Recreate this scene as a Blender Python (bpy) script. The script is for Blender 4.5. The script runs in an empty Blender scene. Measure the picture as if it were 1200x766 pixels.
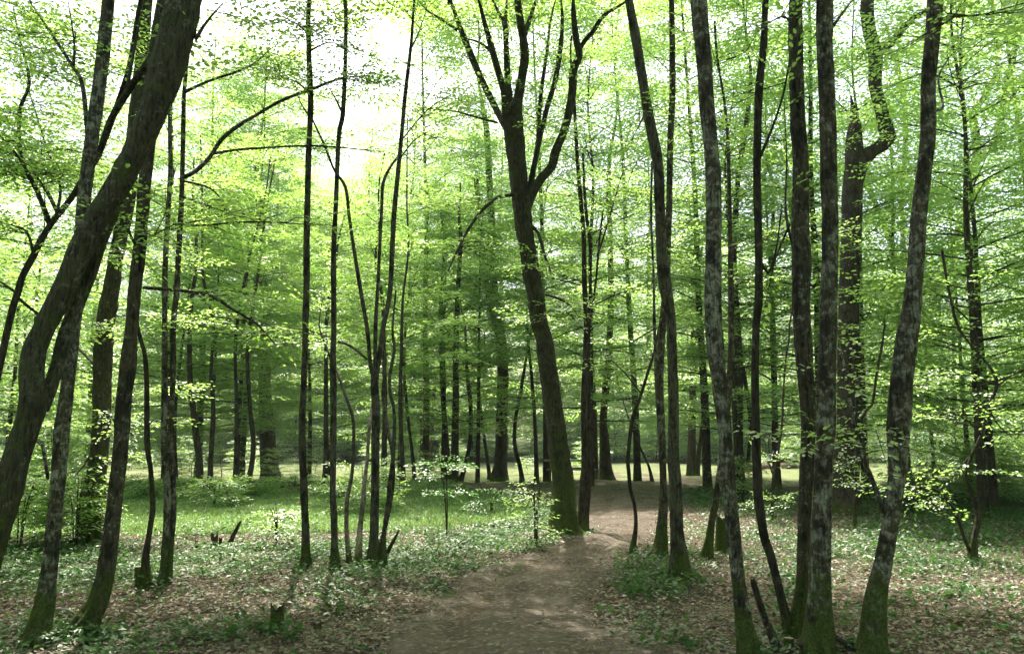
import bpy, math, random
import numpy as np
from mathutils import Vector
R = math.radians
rng = np.random.default_rng(7)
random.seed(7)
sc = bpy.context.scene
col = sc.collection

# ------------------------------------------------------------------ camera, sky, sun, exposure
PITCH = math.atan((512 - 383) / 967.0)
FPX = 967.0
CAMZ = 1.6
cam_d = bpy.data.cameras.new('camera')
cam_d.sensor_width = 36.0
cam_d.lens = 36.0 * FPX / 1200.0
cam_d.clip_start = 0.05
cam_d.clip_end = 3000
cam = bpy.data.objects.new('camera', cam_d)
col.objects.link(cam)
cam.location = (0, 0, CAMZ)
cam.rotation_euler = (R(90) + PITCH, 0, 0)
sc.camera = cam

SUN_AZ, SUN_EL = R(-12), R(60)          # azimuth from +Y towards +X
world = bpy.data.worlds.new('World')
sc.world = world
world.use_nodes = True
wn = world.node_tree
bg = wn.nodes['Background']
sky = wn.nodes.new('ShaderNodeTexSky')
sky.sky_type = 'NISHITA'
sky.sun_disc = False
sky.sun_elevation = SUN_EL
sky.sun_rotation = SUN_AZ
sky.air_density = 1.0
sky.dust_density = 5.0
sky.ozone_density = 0.6
wn.links.new(sky.outputs[0], bg.inputs[0])
bg.inputs[1].default_value = 0.15
sun_d = bpy.data.lights.new('sun', 'SUN')
sun_d.energy = 3.8
sun_d.angle = R(0.55)
sun_d.color = (1.0, 0.95, 0.86)
sun = bpy.data.objects.new('sun', sun_d)
col.objects.link(sun)
sd = Vector((math.sin(SUN_AZ) * math.cos(SUN_EL), math.cos(SUN_AZ) * math.cos(SUN_EL), math.sin(SUN_EL)))
sun.rotation_euler = sd.to_track_quat('Z', 'Y').to_euler()
sun.location = (0, 0, 60)
sc.view_settings.view_transform = 'Standard'
sc.view_settings.look = 'None'
sc.view_settings.gamma = 1.0
sc.view_settings.exposure = 1.65
sc.render.engine = 'CYCLES'
sc.cycles.max_bounces = 9
sc.cycles.diffuse_bounces = 5
sc.cycles.transmission_bounces = 5
sc.cycles.glossy_bounces = 2
sc.cycles.transparent_max_bounces = 4
sc.cycles.volume_bounces = 0
sc.cycles.sample_clamp_indirect = 6.0
sc.cycles.use_adaptive_sampling = True
sc.cycles.adaptive_threshold = 0.02
sc.cycles.use_denoising = True
try:
    sc.cycles.denoiser = 'OPENIMAGEDENOISE'
    sc.cycles.denoising_input_passes = 'RGB_ALBEDO_NORMAL'
except Exception:
    pass

# ------------------------------------------------------------------ helpers
CT, ST = math.cos(PITCH), math.sin(PITCH)

def ray(px, py):
    X = (px - 600) / FPX
    Y = (383 - py) / FPX
    return np.array([X, CT - Y * ST, ST + Y * CT])

def at(px, py, d):
    """world point seen at a photo pixel on the upright plane y = d"""
    r = ray(px, py)
    return np.array([0, 0, CAMZ]) + r * (d / r[1])

def depth(p):
    return p[1] * CT + (p[2] - CAMZ) * ST

def project(P):
    """photo pixel of world points (N,3)"""
    P = np.asarray(P, float)
    zc = P[:, 1] * CT + (P[:, 2] - CAMZ) * ST
    yc = -P[:, 1] * ST + (P[:, 2] - CAMZ) * CT
    return 600 + FPX * P[:, 0] / zc, 383 - FPX * yc / zc, zc

def hgt(x, y):
    """height of the ground"""
    x = np.asarray(x, float); y = np.asarray(y, float)
    h = 0.030 * np.sin(0.9 * x + 0.4 * y) + 0.025 * np.sin(0.5 * x - 1.1 * y + 1.3) + 0.012 * np.sin(2.7 * x + 1.9 * y) + 0.010 * np.sin(4.1 * y - 3.3 * x + 2)
    def bump(cx, cy, rx, ry, a):
        return a * np.exp(-(((x - cx) / rx) ** 2 + ((y - cy) / ry) ** 2))
    h = h + bump(-3.0, 23.2, 2.6, 1.0, 0.32) + bump(-9.5, 25.2, 5.0, 0.8, 0.25) + bump(-0.5, 24.5, 2.4, 1.6, 0.22)
    h = h + bump(1.7, 9.8, 0.7, 1.0, 0.07) + bump(4.2, 16.5, 2.2, 1.4, 0.10) + bump(1.2, 13.3, 0.9, 0.9, 0.06)
    h = h + 2.2 / (1 + np.exp(-(y - 78) / 6.0))
    return h

def ground_at(px, py):
    r = ray(px, py)
    t = -CAMZ / r[2]
    for _ in range(6):
        p = np.array([0, 0, CAMZ]) + r * t
        t = (float(hgt(p[0], p[1])) - CAMZ) / r[2]
    p = np.array([0, 0, CAMZ]) + r * t
    p[2] = float(hgt(p[0], p[1]))
    return p

class Buf:
    """collects polygons of 3 or 4 corners, built as one mesh"""
    def __init__(self):
        self.v, self.f, self.m, self.a, self.h = [], [], [], [], []
        self.n = 0
    def add(self, V, F, mat=0, tint=None, hg=None):
        V = np.asarray(V, np.float32).reshape(-1, 3)
        F = np.asarray(F, np.int32).reshape(-1, 4)
        self.v.append(V); self.f.append(F + self.n)
        self.m.append(np.full(len(F), mat, np.int32))
        self.a.append(np.full(len(F), 0.5, np.float32) if tint is None else np.asarray(tint, np.float32))
        self.h.append(np.full(len(V), 9.0, np.float32) if hg is None else np.asarray(hg, np.float32))
        self.n += len(V)
    def mesh(self, name, mats, smooth=False):
        V = np.concatenate(self.v); F = np.concatenate(self.f)
        me = bpy.data.meshes.new(name)
        me.vertices.add(len(V)); me.vertices.foreach_set('co', V.ravel())
        me.loops.add(len(F) * 4); me.loops.foreach_set('vertex_index', F.ravel())
        me.polygons.add(len(F))
        me.polygons.foreach_set('loop_start', np.arange(0, len(F) * 4, 4, dtype=np.int32))
        me.polygons.foreach_set('material_index', np.concatenate(self.m))
        me.polygons.foreach_set('use_smooth', np.full(len(F), smooth))
        for m in mats:
            me.materials.append(m)
        at_ = me.attributes.new('tint', 'FLOAT', 'FACE'); at_.data.foreach_set('value', np.concatenate(self.a))
        ah = me.attributes.new('hgt', 'FLOAT', 'POINT'); ah.data.foreach_set('value', np.concatenate(self.h))
        me.update(calc_edges=True)
        return me

def obj(name, me, parent=None, loc=None):
    o = bpy.data.objects.new(name, me)
    col.objects.link(o)
    if parent is not None:
        o.parent = parent
    if loc is not None:
        o.location = loc
    return o

def empty(name, label, cat, loc, rotz=0, group=None):
    o = bpy.data.objects.new(name, None)
    o.empty_display_size = 0.2
    col.objects.link(o)
    o.location = loc
    o.rotation_euler = (0, 0, rotz)
    tag(o, label, cat, group)
    return o

def tag(o, label=None, cat=None, group=None, kind=None):
    if label: o['label'] = label
    if cat: o['category'] = cat
    if group: o['group'] = group
    if kind: o['kind'] = kind
    return o

def copy_tree(o, parent=None):
    c = o.copy(); col.objects.link(c)
    if parent is not None:
        c.parent = parent
    for ch in list(o.children):
        copy_tree(ch, c)
    return c

def smooth_path(P, step):
    """Catmull-Rom resample of (n,k) rows; the first 3 columns are the position"""
    P = np.asarray(P, float)
    if len(P) < 2:
        return P
    Q = np.vstack([2 * P[0] - P[1], P, 2 * P[-1] - P[-2]])
    out = []
    for i in range(1, len(Q) - 2):
        L = np.linalg.norm(Q[i + 1, :3] - Q[i, :3])
        k = max(1, int(math.ceil(L / step)))
        t = (np.arange(k) / k)[:, None]
        a, b, c, d = Q[i - 1], Q[i], Q[i + 1], Q[i + 2]
        out.append(0.5 * ((2 * b) + (c - a) * t + (2 * a - 5 * b + 4 * c - d) * t ** 2 + (3 * b - a - 3 * c + d) * t ** 3))
    out.append(P[-1:])
    return np.vstack(out)

def tube(buf, P, sides=8, step=0.15, bump=0.08, seed=0, flare=0.0, mat=0, ground_z=None, org=(0, 0, 0)):
    """P rows: x y z r"""
    S = smooth_path(P, step)
    pos, rad = S[:, :3], np.maximum(S[:, 3], 0.0012)
    n = len(pos)
    T = np.gradient(pos, axis=0)
    T /= np.linalg.norm(T, axis=1)[:, None] + 1e-9
    ref = np.array([0.31, 0.95, 0.02]) if abs(T[:, 1]).mean() < 0.8 else np.array([1.0, 0.1, 0.05])
    A = np.cross(T, ref); A /= np.linalg.norm(A, axis=1)[:, None] + 1e-9
    B = np.cross(T, A)
    th = np.arange(sides) * 2 * math.pi / sides
    r_ = np.random.default_rng(seed)
    ph = r_.uniform(0, 6.28, 8)
    s = np.concatenate([[0], np.cumsum(np.linalg.norm(np.diff(pos, axis=0), axis=1))])
    TH, SS = np.meshgrid(th, s)
    nz = (0.5 * np.sin(2 * TH + 1.7 * SS + ph[0]) + 0.4 * np.sin(3 * TH - 2.9 * SS + ph[1]) + 0.35 * np.sin(TH + 5.1 * SS + ph[2])
          + 0.3 * np.sin(5 * TH + 8.3 * SS + ph[3]) + 0.25 * np.sin(2 * TH - 13.0 * SS + ph[4]))
    if sides >= 12:
        for _ in range(int(s[-1] / 0.45)):
            s0, t0 = r_.uniform(0, s[-1]), r_.uniform(0, 6.28)
            ws = r_.uniform(0.05, 0.16); am = r_.uniform(0.8, 3.2)
            nz = nz + am * np.exp(-((SS - s0) / ws) ** 2) * np.clip(np.cos(TH - t0), 0, 1) ** 3
        if sides >= 22:
            for f1, f2, am in ((4, 9.0, .35), (9, 16.0, .3), (13, 27.0, .25), (6, 41.0, .25), (11, 5.0, .45)):
                nz = nz + am * np.sin(f1 * TH + r_.uniform(0, 6.28) + 1.3 * np.sin(f2 * SS + r_.uniform(0, 6.28))) * np.sin(0.37 * f2 * SS + r_.uniform(0, 6.28))
        nz = nz + 0.35 * np.sin(7 * TH + 2.2 * SS + ph[7]) + r_.normal(0, 0.22, nz.shape)
    rr = rad[:, None] * (0.88 if sides >= 22 else 1.0) * (1 + bump * nz)
    if ground_z is None:
        hg = np.full(n, 9.0)
    else:
        hg = pos[:, 2] - ground_z
    if flare > 0:
        e = np.exp(-np.maximum(hg, 0) / (0.10 + 1.3 * rad[0]))[:, None]
        k = 3 + (seed % 3)
        rr = rr * (1 + flare * e * (0.55 + 0.6 * np.cos(k * TH + ph[5]) + 0.25 * np.cos((k + 2) * TH + ph[6])))
    V = pos[:, None, :] + rr[..., None] * (np.cos(TH)[..., None] * A[:, None, :] + np.sin(TH)[..., None] * B[:, None, :])
    V = V.reshape(-1, 3) - np.asarray(org)
    i = np.arange(n - 1)[:, None] * sides
    j = np.arange(sides)[None, :]
    j2 = (j + 1) % sides
    F = np.stack([i + j, i + j2, i + sides + j2, i + sides + j], -1).reshape(-1, 4)
    caps = []
    for base, flip in ((0, True), ((n - 1) * sides, False)):
        for q in range(0, sides - 2, 2):
            c = [base, base + q + 1, base + q + 2, base + min(q + 3, sides - 1)]
            if c[3] == c[2]:
                c[3] = c[2]
                continue
            caps.append(c[::-1] if flip else c)
    F = np.vstack([F, np.array(caps, np.int64)]) if caps else F
    buf.add(V, F, mat, hg=np.repeat(hg, sides))
    return S

# ------------------------------------------------------------------ materials
def new_mat(name):
    m = bpy.data.materials.new(name)
    m.use_nodes = True
    nt = m.node_tree
    for n in list(nt.nodes):
        nt.nodes.remove(n)
    return m, nt, nt.nodes, nt.links

def ramp(N, stops, interp='LINEAR'):
    r = N.new('ShaderNodeValToRGB')
    r.color_ramp.interpolation = interp
    e = r.color_ramp.elements
    while len(e) > 1:
        e.remove(e[-1])
    e[0].position = stops[0][0]; e[0].color = (*stops[0][1], 1) if len(stops[0][1]) == 3 else stops[0][1]
    for p, c in stops[1:]:
        q = e.new(p); q.color = (*c, 1)
    return r

def g(v):
    return (v, v, v)

def leaf_mat(name, refl_a, refl_b, tr_a, tr_b, gloss=0.05, rough=0.4):
    m, nt, N, L = new_mat(name)
    a = N.new('ShaderNodeAttribute'); a.attribute_name = 'tint'
    oi = N.new('ShaderNodeObjectInfo')
    ad = N.new('ShaderNodeMath'); ad.operation = 'MULTIPLY_ADD'
    L.new(oi.outputs['Random'], ad.inputs[0]); ad.inputs[1].default_value = 0.5; L.new(a.outputs['Fac'], ad.inputs[2])
    mx = N.new('ShaderNodeMix'); mx.data_type = 'RGBA'
    mx.inputs[6].default_value = (*refl_a, 1); mx.inputs[7].default_value = (*refl_b, 1)
    mt = N.new('ShaderNodeMix'); mt.data_type = 'RGBA'
    mt.inputs[6].default_value = (*tr_a, 1); mt.inputs[7].default_value = (*tr_b, 1)
    L.new(ad.outputs[0], mx.inputs[0]); L.new(ad.outputs[0], mt.inputs[0])
    d = N.new('ShaderNodeBsdfDiffuse'); t = N.new('ShaderNodeBsdfTranslucent')
    L.new(mx.outputs[2], d.inputs[0]); L.new(mt.outputs[2], t.inputs[0])
    s = N.new('ShaderNodeAddShader'); L.new(d.outputs[0], s.inputs[0]); L.new(t.outputs[0], s.inputs[1])
    gl = N.new('ShaderNodeBsdfGlossy'); gl.inputs['Roughness'].default_value = rough
    gl.inputs[0].default_value = (0.8, 0.85, 0.75, 1)
    fr = N.new('ShaderNodeFresnel'); fr.inputs[0].default_value = 1.4
    fm = N.new('ShaderNodeMath'); fm.operation = 'MULTIPLY'; fm.inputs[1].default_value = gloss / 0.05
    L.new(fr.outputs[0], fm.inputs[0])
    x = N.new('ShaderNodeMixShader'); L.new(fm.outputs[0], x.inputs[0]); L.new(s.outputs[0], x.inputs[1]); L.new(gl.outputs[0], x.inputs[2])
    o = N.new('ShaderNodeOutputMaterial'); L.new(x.outputs[0], o.inputs[0])
    return m

LEAF = leaf_mat('leaf_fresh', (0.05, 0.095, 0.024), (0.08, 0.13, 0.034), (0.215, 0.365, 0.055), (0.33, 0.46, 0.115), 0.012, 0.5)
LEAF2 = leaf_mat('leaf_deep', (0.04, 0.084, 0.024), (0.065, 0.112, 0.033), (0.195, 0.345, 0.06), (0.31, 0.445, 0.11), 0.01, 0.5)
HERB = leaf_mat('leaf_groundcover', (0.018, 0.048, 0.016), (0.038, 0.078, 0.024), (0.025, 0.075, 0.015), (0.065, 0.125, 0.024), 0.004, 0.5)
GRASS = leaf_mat('grass_blade', (0.06, 0.11, 0.032), (0.10, 0.145, 0.048), (0.09, 0.17, 0.035), (0.14, 0.22, 0.055), 0.01, 0.6)
LITTER = leaf_mat('dry_leaf', (0.05, 0.034, 0.022), (0.21, 0.155, 0.11), (0.03, 0.02, 0.012), (0.06, 0.045, 0.03), 0.005, 0.6)

def bark_mat(name, base_a, base_b, lichen, lichen_cut, moss_low, moss_all, dark=0.85):
    base_a = tuple(1.0 * v for v in base_a); base_b = tuple(1.15 * v for v in base_b)
    m, nt, N, L = new_mat(name)
    tc = N.new('ShaderNodeTexCoord')
    oi = N.new('ShaderNodeObjectInfo')
    mp = N.new('ShaderNodeMapping'); mp.inputs['Scale'].default_value = (1, 1, 0.35)
    va = N.new('ShaderNodeVectorMath'); va.operation = 'MULTIPLY_ADD'
    va.inputs[1].default_value = (37, 19, 53)
    cx = N.new('ShaderNodeCombineXYZ')
    for k in range(3):
        L.new(oi.outputs['Random'], cx.inputs[k])
    L.new(cx.outputs[0], va.inputs[0]); L.new(tc.outputs['Object'], va.inputs[2])
    L.new(va.outputs[0], mp.inputs[0])
    n1 = N.new('ShaderNodeTexNoise'); n1.inputs['Scale'].default_value = 42; n1.inputs['Detail'].default_value = 6; n1.inputs['Roughness'].default_value = 0.65
    L.new(mp.outputs[0], n1.inputs['Vector'])
    c1 = ramp(N, [(0.30, base_a), (0.72, base_b)])
    L.new(n1.outputs['Fac'], c1.inputs[0])
    # blotches of pale lichen
    n2 = N.new('ShaderNodeTexNoise'); n2.inputs['Scale'].default_value = 15; n2.inputs['Detail'].default_value = 8; n2.inputs['Roughness'].default_value = 0.72; n2.inputs['Distortion'].default_value = 0.5
    L.new(va.outputs[0], n2.inputs['Vector'])
    n6 = N.new('ShaderNodeTexNoise'); n6.inputs['Scale'].default_value = 1.5; n6.inputs['Detail'].default_value = 3
    L.new(va.outputs[0], n6.inputs['Vector'])
    k1 = N.new('ShaderNodeMath'); k1.operation = 'MULTIPLY_ADD'; k1.inputs[1].default_value = 0.28
    L.new(n6.outputs['Fac'], k1.inputs[0]); L.new(n2.outputs['Fac'], k1.inputs[2])
    k2 = N.new('ShaderNodeMath'); k2.operation = 'MULTIPLY_ADD'; k2.inputs[1].default_value = -0.12
    L.new(oi.outputs['Random'], k2.inputs[0]); L.new(k1.outputs[0], k2.inputs[2])
    c2 = ramp(N, [(lichen_cut + 0.09, g(0)), (lichen_cut + 0.17, g(0.8))])
    L.new(k2.outputs[0], c2.inputs[0])
    n3 = N.new('ShaderNodeTexNoise'); n3.inputs['Scale'].default_value = 60; n3.inputs['Detail'].default_value = 3
    L.new(va.outputs[0], n3.inputs['Vector'])
    lc = ramp(N, [(0.3, tuple(v * 0.6 for v in lichen)), (0.7, lichen)])
    L.new(n3.outputs['Fac'], lc.inputs[0])
    m1 = N.new('ShaderNodeMix'); m1.data_type = 'RGBA'
    L.new(c2.outputs[0], m1.inputs[0]); L.new(c1.outputs[0], m1.inputs[6]); L.new(lc.outputs[0], m1.inputs[7])
    # dark wet-looking algae blotches
    n4 = N.new('ShaderNodeTexNoise'); n4.inputs['Scale'].default_value = 7.5; n4.inputs['Detail'].default_value = 10; n4.inputs['Roughness'].default_value = 0.6
    mp4 = N.new('ShaderNodeMapping'); mp4.inputs['Location'].default_value = (7, 3, 11); mp4.inputs['Scale'].default_value = (1.0, 1.0, 0.62)
    L.new(va.outputs[0], mp4.inputs[0]); L.new(mp4.outputs[0], n4.inputs['Vector'])
    c4 = ramp(N, [(0.50, g(0)), (0.60, g(dark))])
    L.new(n4.outputs['Fac'], c4.inputs[0])
    m4 = N.new('ShaderNodeMix'); m4.data_type = 'RGBA'
    L.new(c4.outputs[0], m4.inputs[0]); L.new(m1.outputs[2], m4.inputs[6]); m4.inputs[7].default_value = (0.024, 0.02, 0.014, 1)
    # fissures running up the stem
    mp7 = N.new('ShaderNodeMapping'); mp7.inputs['Scale'].default_value = (1, 1, 0.14)
    L.new(va.outputs[0], mp7.inputs[0])
    n7 = N.new('ShaderNodeTexNoise'); n7.inputs['Scale'].default_value = 55; n7.inputs['Detail'].default_value = 4; n7.inputs['Distortion'].default_value = 0.6
    L.new(mp7.outputs[0], n7.inputs['Vector'])
    c7 = ramp(N, [(0.36, g(0.35)), (0.50, g(1))]); L.new(n7.outputs['Fac'], c7.inputs[0])
    m7 = N.new('ShaderNodeMix'); m7.data_type = 'RGBA'; m7.blend_type = 'MULTIPLY'; m7.inputs[0].default_value = 1.0
    L.new(m4.outputs[2], m7.inputs[6]); L.new(c7.outputs[0], m7.inputs[7])
    # moss, thickest near the foot
    ah = N.new('ShaderNodeAttribute'); ah.attribute_name = 'hgt'
    mr = N.new('ShaderNodeMapRange'); mr.inputs['From Min'].default_value = 0.0; mr.inputs['From Max'].default_value = moss_low
    mr.inputs['To Min'].default_value = 0.34; mr.inputs['To Max'].default_value = moss_all
    L.new(ah.outputs['Fac'], mr.inputs['Value'])
    n5 = N.new('ShaderNodeTexNoise'); n5.inputs['Scale'].default_value = 5.5; n5.inputs['Detail'].default_value = 7; n5.inputs['Roughness'].default_value = 0.7
    L.new(va.outputs[0], n5.inputs['Vector'])
    ms = N.new('ShaderNodeMath'); ms.operation = 'ADD'
    L.new(n5.outputs['Fac'], ms.inputs[0]); L.new(mr.outputs[0], ms.inputs[1])
    c5 = ramp(N, [(0.60, g(0)), (0.74, g(0.92))])
    L.new(ms.outputs[0], c5.inputs[0])
    mc = ramp(N, [(0.35, (0.04, 0.06, 0.011)), (0.7, (0.105, 0.13, 0.024))])
    L.new(n3.outputs['Fac'], mc.inputs[0])
    m5 = N.new('ShaderNodeMix'); m5.data_type = 'RGBA'
    L.new(c5.outputs[0], m5.inputs[0]); L.new(m7.outputs[2], m5.inputs[6]); L.new(mc.outputs[0], m5.inputs[7])
    p = N.new('ShaderNodeBsdfPrincipled'); p.inputs['Roughness'].default_value = 0.85
    p.inputs['Specular IOR Level'].default_value = 0.25
    L.new(m5.outputs[2], p.inputs['Base Color'])
    b = N.new('ShaderNodeBump'); b.inputs['Strength'].default_value = 0.9; b.inputs['Distance'].default_value = 0.035
    bs = N.new('ShaderNodeMath'); bs.operation = 'ADD'
    L.new(n1.outputs['Fac'], bs.inputs[0]); L.new(n5.outputs['Fac'], bs.inputs[1])
    bs2 = N.new('ShaderNodeMath'); bs2.operation = 'MULTIPLY_ADD'; bs2.inputs[1].default_value = 1.4
    L.new(n7.outputs['Fac'], bs2.inputs[0]); L.new(bs.outputs[0], bs2.inputs[2])
    L.new(bs2.outputs[0], b.inputs['Height']); L.new(b.outputs[0], p.inputs['Normal'])
    o = N.new('ShaderNodeOutputMaterial'); L.new(p.outputs[0], o.inputs[0])
    return m

BARK_L = bark_mat('bark_lichen', (0.05, 0.04, 0.026), (0.12, 0.098, 0.068), (0.42, 0.41, 0.34), 0.505, 0.9, -0.03)
BARK_D = bark_mat('bark_dark', (0.036, 0.029, 0.02), (0.085, 0.068, 0.048), (0.24, 0.235, 0.18), 0.61, 0.5, -0.10)
BARK_M = bark_mat('bark_mossy', (0.04, 0.037, 0.022), (0.09, 0.08, 0.05), (0.24, 0.24, 0.18), 0.575, 1.6, 0.06, 0.45)
BARK_G = bark_mat('bark_grey', (0.06, 0.053, 0.038), (0.14, 0.125, 0.09), (0.27, 0.265, 0.21), 0.58, 0.5, -0.05)

def simple_mat(name, stops, scale, rough=0.9, stretch=(1, 1, 1), bump=0.4):
    m, nt, N, L = new_mat(name)
    tc = N.new('ShaderNodeTexCoord'); mp = N.new('ShaderNodeMapping'); mp.inputs['Scale'].default_value = stretch
    L.new(tc.outputs['Object'], mp.inputs[0])
    n = N.new('ShaderNodeTexNoise'); n.inputs['Scale'].default_value = scale; n.inputs['Detail'].default_value = 7; n.inputs['Roughness'].default_value = 0.65
    L.new(mp.outputs[0], n.inputs['Vector'])
    c = ramp(N, stops); L.new(n.outputs['Fac'], c.inputs[0])
    p = N.new('ShaderNodeBsdfPrincipled'); p.inputs['Roughness'].default_value = rough; p.inputs['Specular IOR Level'].default_value = 0.2
    L.new(c.outputs[0], p.inputs['Base Color'])
    b = N.new('ShaderNodeBump'); b.inputs['Strength'].default_value = bump; b.inputs['Distance'].default_value = 0.01
    L.new(n.outputs['Fac'], b.inputs['Height']); L.new(b.outputs[0], p.inputs['Normal'])
    o = N.new('ShaderNodeOutputMaterial'); L.new(p.outputs[0], o.inputs[0])
    return m

WOOD_OLD = simple_mat('weathered_wood', [(0.3, (0.10, 0.09, 0.075)), (0.7, (0.26, 0.24, 0.20))], 9, 0.8, (1, 6, 6))
WOOD_CUT = simple_mat('cut_wood', [(0.3, (0.20, 0.15, 0.10)), (0.7, (0.38, 0.31, 0.23))], 14, 0.85)
STICK = simple_mat('dead_stick', [(0.3, (0.10, 0.085, 0.07)), (0.7, (0.30, 0.27, 0.23))], 20, 0.85)
ROT = simple_mat('rotten_wood', [(0.3, (0.02, 0.017, 0.010)), (0.55, (0.06, 0.045, 0.028)), (0.75, (0.06, 0.075, 0.02))], 12, 0.95, (1, 1, 0.5), 0.8)
LOGRED = simple_mat('red_brown_log', [(0.3, (0.08, 0.045, 0.03)), (0.7, (0.19, 0.12, 0.085))], 6, 0.9)

def soil_mat(name, dark, mid, pale, green, green_amt):
    """trodden earth with crumbled leaves; 'hgt' attribute carries how green the sheet is there"""
    m, nt, N, L = new_mat(name)
    tc = N.new('ShaderNodeTexCoord')
    n1 = N.new('ShaderNodeTexNoise'); n1.inputs['Scale'].default_value = 1.6; n1.inputs['Detail'].default_value = 8; n1.inputs['Roughness'].default_value = 0.62
    n2 = N.new('ShaderNodeTexNoise'); n2.inputs['Scale'].default_value = 26; n2.inputs['Detail'].default_value = 6; n2.inputs['Roughness'].default_value = 0.7
    v = N.new('ShaderNodeTexVoronoi'); v.inputs['Scale'].default_value = 30; v.inputs['Randomness'].default_value = 1.0
    for n in (n1, n2, v):
        L.new(tc.outputs['Object'], n.inputs['Vector'])
    c1 = ramp(N, [(0.40, dark), (0.53, mid), (0.68, pale)])
    mixv = N.new('ShaderNodeMath'); mixv.operation = 'MULTIPLY_ADD'; mixv.inputs[1].default_value = 0.55
    half = N.new('ShaderNodeMath'); half.operation = 'MULTIPLY'; half.inputs[1].default_value = 0.5
    L.new(n2.outputs['Fac'], half.inputs[0]); L.new(n1.outputs['Fac'], mixv.inputs[0]); L.new(half.outputs[0], mixv.inputs[2])
    L.new(mixv.outputs[0], c1.inputs[0])
    sp = N.new('ShaderNodeSeparateColor'); L.new(v.outputs['Color'], sp.inputs[0])
    lf = ramp(N, [(0.0, g(0)), (0.72, g(0)), (0.80, g(0.7)), (1.0, g(0.75))]); L.new(sp.outputs[0], lf.inputs[0])
    lcx = ramp(N, [(0, (0.10, 0.068, 0.045)), (0.5, (0.19, 0.145, 0.105)), (1, (0.30, 0.25, 0.20))]); L.new(sp.outputs[1], lcx.inputs[0])
    m1 = N.new('ShaderNodeMix'); m1.data_type = 'RGBA'; L.new(lf.outputs[0], m1.inputs[0]); L.new(c1.outputs[0], m1.inputs[6]); L.new(lcx.outputs[0], m1.inputs[7])
    a = N.new('ShaderNodeAttribute'); a.attribute_name = 'hgt'
    n3 = N.new('ShaderNodeTexNoise'); n3.inputs['Scale'].default_value = 3.2; n3.inputs['Detail'].default_value = 7; n3.inputs['Roughness'].default_value = 0.72
    L.new(tc.outputs['Object'], n3.inputs['Vector'])
    s3 = N.new('ShaderNodeMath'); s3.operation = 'ADD'; L.new(n3.outputs['Fac'], s3.inputs[0]); L.new(a.outputs['Fac'], s3.inputs[1])
    c3 = ramp(N, [(0.92, g(0)), (1.18, g(green_amt))]); 
    sub = N.new('ShaderNodeMath'); sub.operation = 'MULTIPLY'; sub.inputs[1].default_value = 0.72
    L.new(s3.outputs[0], sub.inputs[0])
    c3 = ramp(N, [(0.62, g(0)), (0.82, g(green_amt))]); L.new(sub.outputs[0], c3.inputs[0])
    gc = ramp(N, [(0.3, tuple(0.6 * q for q in green)), (0.7, green)]); L.new(n2.outputs['Fac'], gc.inputs[0])
    m3 = N.new('ShaderNodeMix'); m3.data_type = 'RGBA'; L.new(c3.outputs[0], m3.inputs[0]); L.new(m1.outputs[2], m3.inputs[6]); L.new(gc.outputs[0], m3.inputs[7])
    p = N.new('ShaderNodeBsdfPrincipled'); p.inputs['Roughness'].default_value = 0.95; p.inputs['Specular IOR Level'].default_value = 0.15
    L.new(m3.outputs[2], p.inputs['Base Color'])
    b = N.new('ShaderNodeBump'); b.inputs['Strength'].default_value = 0.8; b.inputs['Distance'].default_value = 0.02
    ba = N.new('ShaderNodeMath'); ba.operation = 'ADD'; L.new(n2.outputs['Fac'], ba.inputs[0]); L.new(sp.outputs[0], ba.inputs[1])
    L.new(ba.outputs[0], b.inputs['Height']); L.new(b.outputs[0], p.inputs['Normal'])
    o = N.new('ShaderNodeOutputMaterial'); L.new(p.outputs[0], o.inputs[0])
    return m

SOIL = soil_mat('forest_floor', (0.04, 0.03, 0.02), (0.085, 0.063, 0.044), (0.16, 0.125, 0.092), (0.055, 0.095, 0.03), 0.9)
PATHM = soil_mat('trodden_path', (0.055, 0.043, 0.033), (0.105, 0.083, 0.065), (0.19, 0.158, 0.13), (0.06, 0.09, 0.03), 0.6)
LAWNM = soil_mat('mown_grass', (0.06, 0.105, 0.034), (0.08, 0.13, 0.042), (0.11, 0.155, 0.06), (0.075, 0.135, 0.04), 1.0)
MEADM = soil_mat('sunlit_track', (0.08, 0.11, 0.035), (0.13, 0.17, 0.055), (0.26, 0.26, 0.15), (0.09, 0.14, 0.04), 0.8)

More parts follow.
